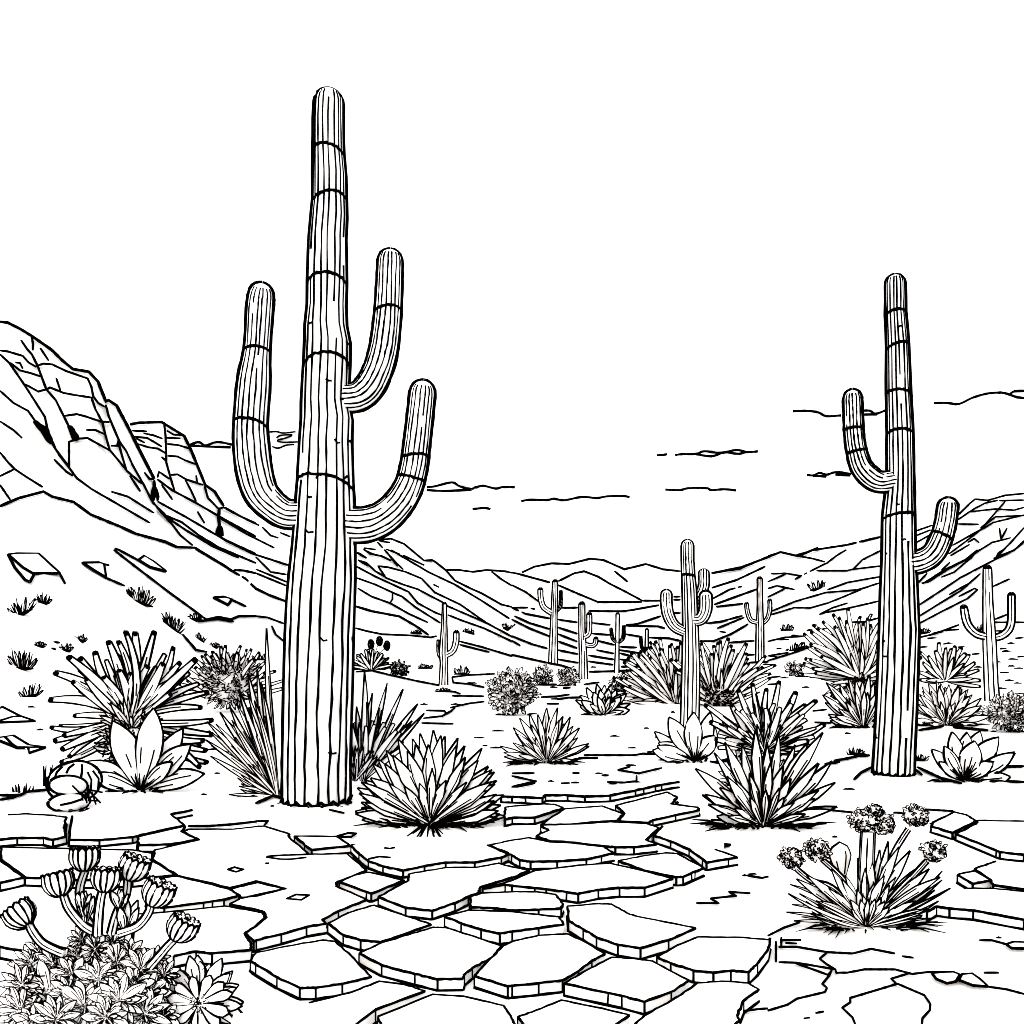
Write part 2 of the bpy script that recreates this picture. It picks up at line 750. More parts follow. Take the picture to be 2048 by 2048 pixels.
slab('rounded four sided slab at bottom left of the overlapping slabs, its curved front edge thick', 'B -40 1455 0 1485 160 1580 330 1660 450 1660 650 1630 870 1578 740 1440 600 1312 500 1302 330 1330 0 1395')
slab('broad lens shaped slab in the middle of the lowest full row of slabs', 'B 780 1400 940 1325 1150 1262 1340 1205 1430 1208 1650 1275 1850 1345 1780 1430 1630 1510 1570 1560 1560 1592 1370 1595 1200 1555 950 1490')
slab('slab tucked behind the broad lens shaped slab, its left corner pointing at open sand', 'B 545 1175 700 1095 890 1038 1100 1108 1320 1182 1150 1245 940 1315 790 1300 660 1262')
slab('diamond slab just right of the broad lens shaped slab', 'B 1650 1570 1750 1460 1860 1350 1932 1312 C 200 1266 420 1255 550 1315 700 1405 600 1455 500 1535 380 1603 200 1625 0 1645 B 1900 1648')
slab('large diamond slab at lower right with the deepest front faces', 'C 395 1628 560 1530 750 1432 900 1440 1060 1460 1335 1605 1200 1690 1000 1765 830 1720')
slab('straight fronted slab right of the large diamond slab, touching a black upright crack', 'C 1095 1430 1230 1350 1400 1278 1740 1282 1932 1300 D 15 1290 0 1370 C 1850 1478 1785 1540 1650 1530 1520 1545 1370 1530 1200 1475')
slab('boat shaped slab with a pointed lower front between sand and diamond slabs', 'C 430 1155 418 1045 640 1028 750 1030 870 1098 940 1122 1385 1210 1180 1300 970 1360 800 1335 640 1280 540 1220')
slab('long flat slab above the diamond slab, bounded right by a vertical crack', 'B 1425 1122 1600 1076 1932 1088 C 110 1102 360 1128 388 1182 200 1210 0 1235 B 1840 1250 1700 1220 1550 1172')
slab('small oblong slab with rounded right end in the middle of the slabs', 'B 1618 975 1700 948 1932 938 C 190 938 330 958 385 1028 370 1060 200 1070 0 1076 B 1800 1058 1622 1052')
slab('wide slab left of centre with a pointed front, under the sandy shelf', 'B 925 975 1030 918 1150 852 1158 802 1430 755 1650 755 1830 722 1932 750 C 130 775 0 828 B 1690 900 1680 940 1600 972 1500 1020 1330 1078 1130 1055')
slab('small diamond slab beside open sand, left of the wide pointed slab', 'B 630 862 740 812 850 790 1118 850 870 948')
slab('small wedge slab on the sand below the big saguaro', 'B 292 518 610 520 712 588 420 620')
slab('long slab with a ticked front and a pointed left end, beside the sandy shelf', 'B 1762 585 1932 548 C 130 530 290 563 450 570 700 600 768 645 560 690 340 705 140 708 60 695 0 662 B 1895 640')
slab('slab with a sharp right tip, below the sunken sand edge', 'C 805 702 1000 664 1150 645 1250 650 1445 755 1290 822 1240 825 1000 775')
slab('irregular slab in the middle with a notched right end', 'C 220 436 550 424 740 410 1020 424 1110 455 1010 545 1090 578 920 598 780 598 700 592 450 562 290 553 185 515 275 472')
slab('very long slab with many ticks on its curved front, in the slab centre', 'B 1710 912 C 0 852 172 778 500 738 740 722 1000 782 1212 838 1000 905 810 905 650 920 500 950 260 915 0 888 B 1880 880')
slab('narrow slab at the back left of the slabs, beside the fan agave', 'B 1880 300 C 0 292 240 275 330 280 385 305 170 375 0 376 B 1880 390')
slab('small slab at the back between two hooked cracks', 'C 395 312 680 290 835 348 798 400 620 410 440 428 220 430')
slab('slab at the back right beside the double yucca', 'C 785 286 960 240 1170 186 1245 222 1200 275 1405 302 1410 320 1060 395 1035 415 805 404 850 345')
slab('raised sandy ledge with a ticked front at the back of the slabs', 'B 1850 215 C 0 218 230 226 250 205 420 206 550 215 740 209 930 171 1080 136 1260 106 1240 88 940 112 600 140 200 150 B 1850 150', open_=(9, 10, 11, 12, 13, 14), th=0.07)
slab('sandy ledge whose edge runs down to a hooked crack, right of the notched slab', 'C 1135 442 1072 512 1200 556 1340 615 1468 716 1700 676 1535 618 1600 560 1400 470', open_=(6, 7, 8))
slab('angular slab at the bottom right edge of the slabs, cut by the frame', 'C 1400 1625 1580 1612 1780 1625 1862 1672 1745 1758 1700 1870 1715 1910 1600 1990 870 1990 1000 1870 1250 1728')
slab('bottom slab under the large diamond slab, cut by the frame', 'C 372 1755 640 1810 885 1866 700 1990 120 1990 45 1882 200 1825')
slab('bottom middle slab, cut by the frame, with a pointed left corner', 'B 922 1878 1330 1712 1570 1726 1870 1796 1928 1890 1985 1985 960 1985')
slab('bottom left slab under the rounded slab, cut by the frame', 'B 400 1775 700 1702 930 1612 1130 1640 1275 1685 900 1825 690 1985 -200 1985 -150 1760', open_=(7, 8))
slab('flat slab at the left edge with a straight ticked front', 'A -40 545 130 528 330 528 400 542 495 520 485 440 500 375 400 362 200 350 60 357 -40 362', open_=(9, 10))
slab('wide shelf slab in front of the broad left agave, with a zigzag right end', 'A 522 542 750 546 1000 522 1200 475 1392 436 1290 350 1450 318 1300 260 700 300 545 365', open_=(6, 7, 8))
slab('thin slab under the zigzag end of the shelf slab', 'A 1040 524 1395 442 1370 482 1495 540 1280 578 1042 583')
slab('slab behind the left flower buds', 'A 8 600 500 612 1000 622 1152 648 1148 700 1325 812 1000 838 600 848 190 828 8 690')
slab('tiny slab corner at the left edge above the buds', 'A -80 650 0 700 178 828 0 868 -80 880', open_=(3, 4))
slab('large plain sandy slab left of centre with an oval mark on top', 'A 1168 622 1280 596 1505 545 1380 485 1425 466 1750 466 1932 446 B 60 442 250 500 250 525 400 655 690 650 835 775 610 862 605 895 835 995 620 1080 500 1145 528 1175 380 1200 190 1255 0 1300 A 1915 1310 1850 1245 B 0 1200 80 1130 62 1090 A 1932 1070 1735 1030 1825 980 B 0 972 225 915 0 855 A 1735 908 1335 812 1152 695', marks=('A 1720 768 1770 752 1835 768 1780 787 1720 768', 'B 232 988 300 958 398 962 340 998 232 988', 'B 80 672 180 662 400 655', 'B 80 675 180 690 260 692 380 678', 'B 70 722 98 722'))
slab('wedge slab pointing right at the right of the left buds', 'A 1180 838 1335 820 1560 874 1730 918 1812 962 1690 995 1240 1055 1100 1042')
slab('thin triangular slab on the sand with its tip pointing right', 'A 1745 916 1932 872 B 0 865 212 915 0 962 A 1825 985')
slab('slab between left buds and the large plain slab, with a jagged right side', 'A 1000 1108 1240 1092 1700 1045 1932 1086 B 55 1098 68 1130 0 1190 A 1845 1250 1895 1330 1888 1375 1600 1400 1480 1385 1310 1420 1000 1410', open_=(12,))
slab('slab corner at the left edge behind the succulent rosettes', 'A -60 1330 0 1350 180 1385 380 1400 380 1240 -60 1200', open_=(3, 4, 5))
slab('sandy shelf at the foot of the fan agave with a two lined front', 'B 718 590 780 650 850 705 960 742 1110 775 1270 742 1430 714 1650 714 1850 677 1900 655 1750 585 1800 548 1400 520 900 520', open_=(10, 11, 12, 13), marks=('B 850 690 930 672 1015 678', 'B 970 606 1010 610 1045 604'))
slab('slab at the right edge above the right flower heads', 'D 1582 400 1932 405 2050 405 2050 665 1932 655 1750 635 1420 500 1570 425', open_=(1, 2))
slab('small four sided slab behind the rightmost high flower head', 'D 1248 412 1400 335 1500 358 1568 402 1392 490 1232 440')
slab('small square slab right of the right flower plant', 'D 1432 808 1555 778 1683 850 1545 875')
slab('flat slab at the right edge below the small square slab', 'D 1560 765 1715 708 1932 714 2050 716 2050 925 1932 915 1700 885 1685 850', open_=(1, 2, 3))
slab('long low slab at the right edge beside the flower leaves', 'D 1200 1085 1270 1045 1370 1060 1550 1075 1932 1145 2050 1168 2050 945 1932 935 1690 912 1500 912 1350 950', open_=(5, 6, 9, 10))


# ------------------------------------------------------------------ loose rocks
def rock(label, s, inner=(), wpx=4.4, group=None, pull=0.012):
    pts = P(s)
    hits = []
    for u, v in pts:
        h = cast(u, v)
        hits.append(h[0])
    c = sum(hits, V((0, 0, 0))) / len(hits)
    d = (CAMP - c).normalized()
    k = 1 - pull
    front = [CAMP + (h - CAMP) * k for h in hits]
    up = c.y * pull
    cen = CAMP + (c - CAMP) * (k - pull * 0.25)
    n = len(front)
    back = [h - d * up + V((0, up * 0.5, -up * 0.4)) for h in hits]
    mb = MB()
    mb.add(front + [cen] + back, [(i, (i + 1) % n, n) for i in range(n)] +
           [(i, n + 1 + i, n + 1 + (i + 1) % n, (i + 1) % n) for i in range(n)] + [tuple(n + 1 + i for i in range(n))], 0)
    mb.tube(front + [front[0]], [wpx * 0.5 * q.y / F for q in front + [front[0]]], 5)
    for s2 in inner:
        q = [CAMP + (cast(u, v)[0] - CAMP) * (k - pull * 0.3) for u, v in P(s2)]
        mb.tube(q, wpx * 0.45 * c.y / F, 5)
    o = mb.build('rock', M_STONE, c)
    tag(o, label, 'rock', group)


GR = 'rocks lying on the slope and sand'
rock('big slanting block of rock high on the left slope', 'E 62 36 130 28 290 28 400 130 450 175 260 175 225 242 190 225 110 130', ('E 75 45 170 130 250 178',), group=GR)
rock('flat triangular rock right of the slanting block on the slope', 'E 625 98 745 95 785 110 800 208 720 160', group=GR)
rock('small pointed rock on the long slope line', 'E 1045 75 1085 45 1160 90 1250 160 1130 128', group=GR)
rock('tiny triangular rock near the big saguaro on the slope', 'E 1615 360 1690 355 1750 375 1720 415', group=GR)
rock('low wedge rock at the left edge under a grass tuft', 'E -40 1230 15 1185 150 1255 260 1292 0 1302 -40 1302', ('E 0 1290 90 1262 150 1258',), group=GR)
rock('low folded rock at the left edge, lower of the two', 'E -40 1425 100 1402 220 1475 340 1490 220 1532 212 1492 130 1492', ('E 40 1412 90 1465 130 1492', 'E 130 1492 215 1492 340 1490'), group=GR)
rock('rounded stone at bottom right, left of a pair', 'D 1240 1552 1320 1545 1400 1542 1448 1562 1420 1610 1350 1625 1270 1592', group=GR)
rock('rounded stone at bottom right, right of a pair', 'D 1462 1560 1540 1553 1600 1595 1658 1648 1550 1642 1442 1600', group=GR)
rock('flat stone at the right edge above the stone pair', 'D 1802 1332 1850 1316 1932 1318 1990 1340 1932 1362 1840 1360', group=GR)

# small dark pebbles scattered on the sand
peb = MB()
PEB = '''905 1393 22 1160 1390 18 1220 1375 10 1247 1392 22 1193 1412 16 1228 1420 14 915 1408 10 940 1380 24 935 1412 22 1085 1478 16
1130 1460 14 1190 1445 20 1040 1475 12 1600 1490 18 1495 1482 14 700 1420 10 830 1305 20 800 1330 14 860 1330 20 985 1330 24 1050 1320 22
425 1420 14 418 1440 16 400 1415 18 60 1335 14 75 1378 14 100 1225 12 105 1213 16 410 1460 10 470 1495 16 480 1500 12 385 1500 10
1480 1208 18 1500 1200 14 1530 1190 16 1512 1225 14 1470 1225 10 1460 1240 16 1450 1255 22 1480 1280 16 1510 1278 18 1560 1270 16 1520 1298 14
1745 1222 18 1790 1215 20 1800 1232 18 1815 1222 14 1842 1235 16 1780 1250 14 1812 1245 12 1845 1260 14 1900 1230 18 1912 1245 18 1922 1262 16
1895 1270 16 1905 1285 18 1920 1290 14 1890 1300 18 1925 1310 14 1885 1330 16 1908 1258 12 1926 1240 12 1880 1250 18 1893 1225 12 1925 1205 18
1908 1215 14 1555 1188 14 1585 1185 14 1538 1180 12 1760 1205 20 1770 1195 18 1600 1385 12 1760 1555 12 1640 1530 10 1835 1375 14 1925 1378 12
890 1290 20 1280 1395 10 1300 1395 12 1010 1302 12 1045 1298 14 1120 1260 10 1215 1275 10 1270 1345 8 660 1285 14 690 1260 10 1500 1415 8
1605 1490 16 1575 1580 10 1420 1650 16 1405 1653 10 1690 1535 10 1815 1575 10 1885 1770 10'''.split()
for i in range(0, len(PEB), 3):
    u, v, ww = [float(t) * 2048 / 1932 for t in PEB[i:i + 3]]
    h = cast(u, v)
    if not h:
        continue
    k = h[0].y / F
    c = h[0] + V((0, 0, 0.4 * k))
    hw = ww * 0.5 * k
    n = 5
    pts = [c + V((hw * (2 * j / (n - 1) - 1), 0, uni(-0.6, 0.9) * k)) for j in range(n)]
    peb.tube(pts, [1.2 * k, 2.0 * k, 2.3 * k, 1.8 * k, 1.0 * k], 5)
po = peb.build('pebbles', M_GROUND)
po['kind'] = 'stuff'
tag(po, 'small dark pebbles scattered over the sandy desert floor', 'pebbles')


# ------------------------------------------------------------------ fluted stems
def sweep(mb, path, nrib=16, rib_w=3.2, limb_w=6.2, bands=(), flute=0.03, cap=True, gaps=0.12, base_zig=False, dark=False, nicks=0):
    """path: (u, v, r_px, Y) rows from root to tip -> fluted body with inked grooves"""
    thin = max(r for u, v, r, Y in path) < 7
    if thin:
        limb_w, rib_w = limb_w * 0.92, rib_w * 0.95
    pts = [px(u, v, Y) for u, v, r, Y in path]
    rad = [max(r * 0.6, r - limb_w * INK * 0.42) * Y / F for u, v, r, Y in path]
    n = len(pts)
    fr = []
    rmax = max(rad)
    for i in range(n):
        t = (pts[min(i + 1, n - 1)] - pts[max(i - 1, 0)]).normalized()
        vd = V((pts[i].x, pts[i].y, 0)).normalized()       # ribs turned so that one groove faces the path
        b = vd - t * t.dot(vd)
        b.normalize()
        fr.append((t, b.cross(t), b))
    if cap:
        t, nn, b = fr[-1]
        e, r = pts[-1], rad[-1]
        for th in (20, 40, 58, 74, 84, 89.5):
            a = math.radians(th)
            pts.append(e + t * r * math.sin(a) * 1.05)
            rad.append(r * math.cos(a))
            fr.append((t, nn, b))
    N = len(pts)
    sub = nrib * 4
    vs, fs = [], []

    def at(i, a, k=1.0):
        t, nn, b = fr[i]
        rr = rad[i] * (1 + flute * (math.cos(nrib * a) - 1)) * k
        return pts[i] + (nn * math.cos(a) + b * math.sin(a)) * rr
    for i in range(N):
        for k in range(sub):
            vs.append(at(i, 2 * math.pi * k / sub))
    for i in range(N - 1):
        for k in range(sub):
            k2 = (k + 1) % sub
            fs.append((i * sub + k, i * sub + k2, (i + 1) * sub + k2, (i + 1) * sub + k))
    fs.append(tuple((N - 1) * sub + k for k in range(sub)))
    fs.append(tuple(range(sub - 1, -1, -1)))
    if dark:
        cut = (n - 1) * sub
        mb.add(vs, [f for f in fs if min(f) < cut], 0)
        mb.add(vs, [f for f in fs if min(f) >= cut], 1)
    else:
        mb.add(vs, fs, 0)
    kk = pts[0].y / F
    for _ in range(nicks):       # short scars across a rib
        i = int(uni(1, n - 2))
        k = random.randrange(nrib // 2) + nrib // 2
        a = 2 * math.pi * (k + 0.5) / nrib
        da = 2 * math.pi / nrib * uni(0.5, 1.0)
        z = uni(-0.25, 0.25) * rad[i]
        mb.tube([at(i, a, 1.02), at(i, a + da * .5, 1.03) + V((0, 0, z * .8)), at(i, a + da, 1.02) + V((0, 0, z * .6))], rib_w * 0.45 * kk, 4)
    # grooves
    last = n + 2 if cap else n
    for k in range(nrib):
        a = 2 * math.pi * (k + 0.5) / nrib
        if abs(math.cos(a)) > (0.94 if nrib > 8 else 0.88) or (thin and (k * 3) % nrib):
            continue         # grooves at the flank merge with the dark outline
        seg, rs = [], []
        wob = uni(-0.03, 0.03)
        for i in range(last):
            wob = max(-0.07, min(0.07, wob + uni(-0.03, 0.03)))
            if rnd() < gaps * 0.12 and len(seg) > 3:
                mb.tube(seg, rs, 4)
                seg, rs = [], []
                continue
            seg.append(at(i, a + wob, 1.025))
            rs.append(rib_w * 0.47 * kk * uni(0.7, 1.3) * (0.5 + 0.5 * rad[min(i, n - 1)] / rmax))
        if len(seg) > 1:
            mb.tube(seg, rs, 4)
    # dark outline ribs
    for a in (0, math.pi):
        mb.tube([at(i, a) for i in range(N)], [limb_w * 0.5 * kk * uni(0.88, 1.12) for _ in range(N)], 6)
    # growth rings
    for (v, amp) in bands:
        # nearest row measured along the picture height
        i = min(range(n), key=lambda q: abs((V0 - (pts[q].z - EYE) / pts[q].y * F) - v))
        t, nn, b = fr[i]
        ring = []
        skew = uni(-0.22, 0.22)
        for k in range(0, 25):
            a = math.pi + math.pi * k / 24
            sag = math.sin((a - math.pi)) * amp + uni(-0.035, 0.035) + skew * math.cos(a)
            ring.append(at(i, a, 1.03) + t * rad[i] * (sag - amp * 0.5))
        mb.tube(ring, [4.4 * 0.5 * kk * uni(0.8, 1.2) for _ in ring], 5)
    if base_zig:
        ring = []
        for k in range(0, 29):
            a = math.pi * 0.95 + math.pi * 1.1 * k / 28
            ring.append(at(0, a, 1.03 + 0.03 * (k % 2)) + V((0, 0, (0.0 if k % 3 else 0.05) * rad[0] * 2)))
        mb.tube(ring, 5 * 0.5 * kk, 5)
        for k in range(9):
            a = uni(math.pi, 2 * math.pi)
            q = at(0, a, 1.0)
            mb.tube([q, q + V((math.cos(a) * -0.0 + uni(-.1, .1), -uni(0.02, 0.1), -0.01)) * rad[0] * 4], 3 * 0.5 * kk, 4)


def trunk_rows(rows, c, Y, step=22):
    """rows: y, left, right in crop c, top to bottom -> path from root to tip"""
    x0, y0, k = CROPS[c] if c else (0, 0, 1)
    out = []
    for y, l, r in rows:
        out.append((x0 + (l + r) / 2 * k, y0 + y * k, (r - l) / 2 * k))
    return out


def resample(rows, step):
    out = [rows[0]]
    for a, b in zip(rows, rows[1:]):
        n = max(1, int(math.hypot(b[0] - a[0], b[1] - a[1]) / step))
        for i in range(1, n + 1):
            t = i / n
            out.append(tuple(p + (q - p) * t for p, q in zip(a, b)))
    return out


def arm_path(s, radii, c, Y, dy=0.0):
    pts = P(s, c)
    k = CROPS[c][2]
    rows = [(u, v, r * k) for (u, v), r in zip(pts, radii)]
    rows = smooth(rows, 5)
    n = len(rows)
    return [(u, v, r, Y + dy * i / (n - 1)) for i, (u, v, r) in enumerate(rows)]


def saguaro(label, trunk, Y, arms, group, nrib=16, rib=3.2, limb=6.2, bands=(), arib=14, step=24, zig=True, arm_rib=2.7, dark=False, nicks=0):
    rows = resample(trunk[::-1], step)
    u, v, r = rows[0]
    t = thing('saguaro_cactus', px(u, v, Y), label, 'cactus', group)
    org = px(u, v, Y)
    mb = MB()
    sweep(mb, [(a, b, c, Y) for a, b, c in rows], nrib, rib, limb, bands, base_zig=zig, dark=dark, nicks=nicks)
    mb.build('trunk', M_PLANT, org, t)
    for s, radii, c, dy, bds in arms:
        mb = MB()
        sweep(mb, arm_path(s, radii, c, Y, dy), arib, arm_rib, limb, bds, dark=dark)
        mb.build('arm', M_PLANT, org, t)
    return t


GSAG = 'saguaro cacti'
big = trunk_rows([(250 - 0, 697, 942)], 'J', 0)
big = trunk_rows([(255, 697, 942), (380, 690, 942), (620, 690, 945), (800, 690, 962), (980, 688, 966), (1100, 677, 970), (1270, 660, 962),
                  (1600, 650, 968), (1780, 648, 962), (1932, 632, 968)], 'J', 0) + \
    trunk_rows([(250, 630, 993), (400, 622, 992), (560, 612, 985), (700, 605, 985), (830, 604, 1010), (1000, 592, 1006), (1300, 575, 1016), (1550, 557, 1028),
                (1800, 537, 1030)], 'K', 0) + \
    trunk_rows([(200, 242, 758), (400, 224, 753), (650, 213, 745), (1000, 203, 738), (1300, 198, 728), (1600, 192, 720), (1890, 192, 722)], 'F', 0)
YB = gy(1602)
saguaro('tallest saguaro with one left arm and two right arms, beside the fan agave', big, YB, [
    ('620 1540 500 1540 400 1480 310 1380 262 1230 238 1040 232 850 255 550 280 300 300 0 310 -106', [115, 120, 126, 136, 142, 142, 135, 132, 108, 109, 105], 'K', -0.25,
     [(P('280 292', 'K')[0][1], 0.25), (P('280 845', 'K')[0][1], 0.3)]),
    ('930 670 1040 655 1120 590 1185 470 1228 330 1252 180 1268 0 1278 -200 1284 -361', [118, 120, 122, 120, 118, 115, 112, 108, 105], 'K', -0.1,
     [(P('280 -15', 'K')[0][1], 0.3)]),
    ('960 1625 1100 1620 1230 1570 1340 1470 1420 1340 1460 1200 1485 1020 1510 800 1528 630', [145, 143, 135, 125, 118, 113, 110, 108, 107], 'K', -0.3,
     [(P('280 1090', 'K')[0][1], 0.25), (P('280 1252', 'K')[0][1], 0.2)])],
    GSAG, 18, 3.6, 6.8, [(301, .25), (386, .35), (552, .4), (735, .5), (978, .3)], 16, nicks=16)
rt = trunk_rows([(182, 878, 1040), (400, 880, 1045), (650, 888, 1068), (1000, 889, 1080), (1300, 892, 1098), (1600, 892, 1104), (1750, 882, 1107), (1932, 860, 1110)], 'L', 0) + \
    trunk_rows([(40, 857, 1114), (300, 846, 1128), (600, 838, 1140), (900, 828, 1132), (1200, 816, 1122), (1500, 800, 1108), (1690, 788, 1104)], 'H', 0)
YR = gy(1548)
saguaro('tall saguaro at the right with two short arms, before a yucca pair', rt, YR, [
    ('930 1670 840 1675 765 1632 702 1555 667 1440 648 1300 642 1150 638 1045', [88, 88, 90, 86, 80, 78, 77, 76], 'L', -0.2,
     [(P('280 1278', 'L')[0][1], 0.2), (P('280 1442', 'L')[0][1], 0.2)]),
    ('1695 1062 1733 1060 1760 1045 1776 1015 1784 985 1788 957', [25, 24, 23, 22, 21, 20.5], 'Z', -0.2, [(1070, 0.3)])],
    GSAG, 16, 3.3, 6.2, [(P('0 378', 'L')[0][1], .3), (P('0 705', 'L')[0][1], .25), (P('0 985', 'L')[0][1], .25), (P('0 1345', 'L')[0][1], .3), (1045, .2)], 14, nicks=9)
mid = trunk_rows([(1030, 1284, 1310), (1085, 1284, 1310)], 'Z', 0) + trunk_rows([(0, 1271, 1374), (190, 1276, 1385), (300, 1278, 1398), (600, 1283, 1412), (900, 1277, 1423), (1340, 1265, 1415)], 'G', 0)
saguaro('mid-sized saguaro standing behind a broad rosette, three arms close to its trunk', mid, gy(P('0 1340', 'G')[0][1]), [
    ('1300 615 1225 572 1180 490 1165 400 1165 340', [42, 46, 48, 48, 48], 'G', -0.1, []),
    ('1360 530 1425 520 1460 450 1462 345', [46, 50, 52, 52], 'G', -0.4, []),
    ('1340 400 1410 350 1446 270 1448 180', [45, 45, 45, 45], 'G', 0.25, [])],
    GSAG, 12, 2.3, 4.2, [(P('0 195', 'G')[0][1], .2)], 10, 20, False, 1.9)


def far(label, rows, c, arms, base_v):
    v = P('0 %d' % base_v, c)[0][1]
    saguaro(label, trunk_rows(rows, c, 0), gy(v), arms, GSAG, 8, 2.1, 3.5, [], 6, 10, False, 1.8, True)


far('far saguaro with a bent left arm, left end of the far row', [(245, 300, 350), (300, 298, 350), (500, 288, 346), (858, 270, 350)], 'G',
    [('300 475 240 432 218 370 214 305', [24, 24, 24, 24], 'G', 0, []), ('330 462 362 432 368 385 369 315', [14, 15, 14, 12], 'G', 0, [])], 858)
far('far saguaro with a blunt arm block on its right, second of the far row', [(415, 499, 555), (600, 498, 556), (800, 503, 570), (975, 500, 576)], 'G',
    [('540 655 575 635 583 590 583 492', [24, 24, 24, 24], 'G', 0, []), ('550 712 600 722 628 705 633 672', [20, 21, 21, 20], 'G', -0.1, [])], 975)
far('small thin far saguaro with two upright forks, third of the far row', [(488, 781, 814), (680, 778, 812), (930, 768, 812)], 'G',
    [('795 700 760 668 748 600', [13, 13, 12], 'G', 0, []), ('795 700 838 665 843 580', [13, 14, 13], 'G', 0, [])], 930)
far('smallest dark far saguaro, half hidden behind a spiky shrub', [(605, 1004, 1032), (750, 1000, 1032), (900, 998, 1030)], 'G',
    [('1010 765 980 735 972 668', [12, 12, 12], 'G', 0, []), ('1015 775 1045 750 1068 715', [8, 8, 8], 'G', 0, [])], 930)
far('far saguaro on the right of the mid-sized one, with a raised left arm', [(222, 1846, 1894), (450, 1846, 1897), (560, 1838, 1903), (850, 1834, 1906)], 'G',
    [('1870 548 1805 532 1778 470 1770 410', [20, 20, 20, 18], 'G', 0, []), ('1880 560 1925 520 1945 450 1945 385', [19, 19, 19, 18], 'G', 0, [])], 850)
far('far saguaro standing alone just right of the tallest saguaro', [(412, 1402, 1442), (600, 1393, 1447), (780, 1378, 1452), (850, 1386, 1452), (1018, 1376, 1452)], 'F',
    [('1420 800 1482 765 1508 700 1512 628', [24, 25, 26, 25], 'F', -0.1, []), ('1410 830 1380 780 1376 690', [16, 16, 14], 'F', 0, [])], 1018)
far('saguaro near the right edge with two upswept arms like a trident', [(145, 1622, 1690), (400, 1620, 1698), (700, 1622, 1722), (1000, 1632, 1735), (1140, 1638, 1748)], 'H',
    [('1660 655 1570 630 1505 555 1478 440', [30, 32, 32, 30], 'H', -0.1, []), ('1690 665 1775 640 1832 560 1837 345', [30, 32, 31, 30], 'H', -0.1, [])], 1140)


# ------------------------------------------------------------------ leaves
def prof(shape, t):
    if shape == 'lance':
        return min(1.0, (0.35 + 1.5 * t)) * (1 - t ** 3.0) ** 0.9 if t < 1 else 0
    if shape == 'blade':
        return 0.16 + 0.84 * (t / 0.66) ** 0.9 if t < 0.66 else max(0, 1 - ((t - 0.66) / 0.34) ** 1.35)
    if shape == 'ovate':
        return (0.28 + 0.72 * math.sin(math.pi * min(1, t / 0.62) / 2) ** 1.3) * ((1 - ((t - 0.5) / 0.5) ** 2.2) if t > 0.5 else 1)
    if shape == 'strap':
        return 0.6 + 0.55 * math.sin(math.pi * min(1, t * 0.95)) * 0.9 - 0.18 * t
    if shape == 'petal':
        return (0.3 + 0.7 * t / 0.6) if t < 0.6 else math.sqrt(max(0, 1 - ((t - 0.6) / 0.4) ** 2))
    return 1 - t      # grass


def leaf(mb, root, tip, W, shape='lance', bend=0.0, ink=3.0, ribs=1, seg=7, face=None, black_tip=False, thick=0.22):
    root, tip = V(root), V(tip)
    ax = tip - root
    L = ax.length
    if L < 1e-6:
        return
    ax.normalize()
    n = face if face is not None else V((uni(-.35, .35), -1, uni(0.1, 0.7)))
    wd = ax.cross(n)
    if wd.length < 1e-4:
        wd = ax.cross(V((0, -1, 0.2)))
    wd.normalize()
    nn = wd.cross(ax)
    if nn.y > 0:
        nn = -nn
    side = wd if wd.z > 0 else -wd
    k = root.y / F * 0.5 * ink
    vs, fs, Ls, Rs, Ms = [], [], [], [], []
    for i in range(seg + 1):
        t = i / seg
        c = root.lerp(tip, t) + (side * bend) * L * 4 * t * (1 - t) * 0.5
        hw = W * 0.5 * prof(shape, t)
        l, r = c - wd * hw, c + wd * hw
        m = c + nn * (hw * thick + 1e-4)
        b = c - nn * (hw * thick * 1.2 + 1e-4)
        vs += [l, m, r, b]
        Ls.append(l); Rs.append(r); Ms.append(m)
    for i in range(seg):
        for q in range(4):
            q2 = (q + 1) % 4
            fs.append((i * 4 + q, i * 4 + q2, (i + 1) * 4 + q2, (i + 1) * 4 + q))
    e = seg * 4
    fs.append((e, e + 1, e + 2, e + 3))
    mb.add(vs, fs, 0)
    rs = [k * uni(0.8, 1.2) * (0.5 + 0.5 * min(1, 2.2 * i / seg)) for i in range(seg + 1)]
    mb.tube(Ls, rs, 3)
    mb.tube(Rs, rs, 3)
    if shape == 'strap' or black_tip:
        mb.tube([Ls[-1], Ms[-1], Rs[-1]], k * (1.2 if black_tip else 1.0), 4)
        if black_tip:
            mb.tube([root.lerp(tip, .955) + (side * bend) * L * .05, tip, tip + ax * W * .12], [W * .12, W * .17, W * .09], 5)
    for q in range(ribs):
        f = 0 if ribs == 1 else (q / (ribs - 1) - 0.5) * 0.9
        a = int(uni(0, seg * 0.35))
        z = int(uni(seg * 0.5, seg * 0.88))
        if z - a >= 1:
            pts = []
            for i in range(a, z + 1):
                side_ = Rs[i] if f > 0 else Ls[i]
                pts.append(Ms[i].lerp(side_, abs(f) * 1.1) + nn * k * 0.4)
            mb.tube(pts, [k * 0.62] * len(pts), 3)


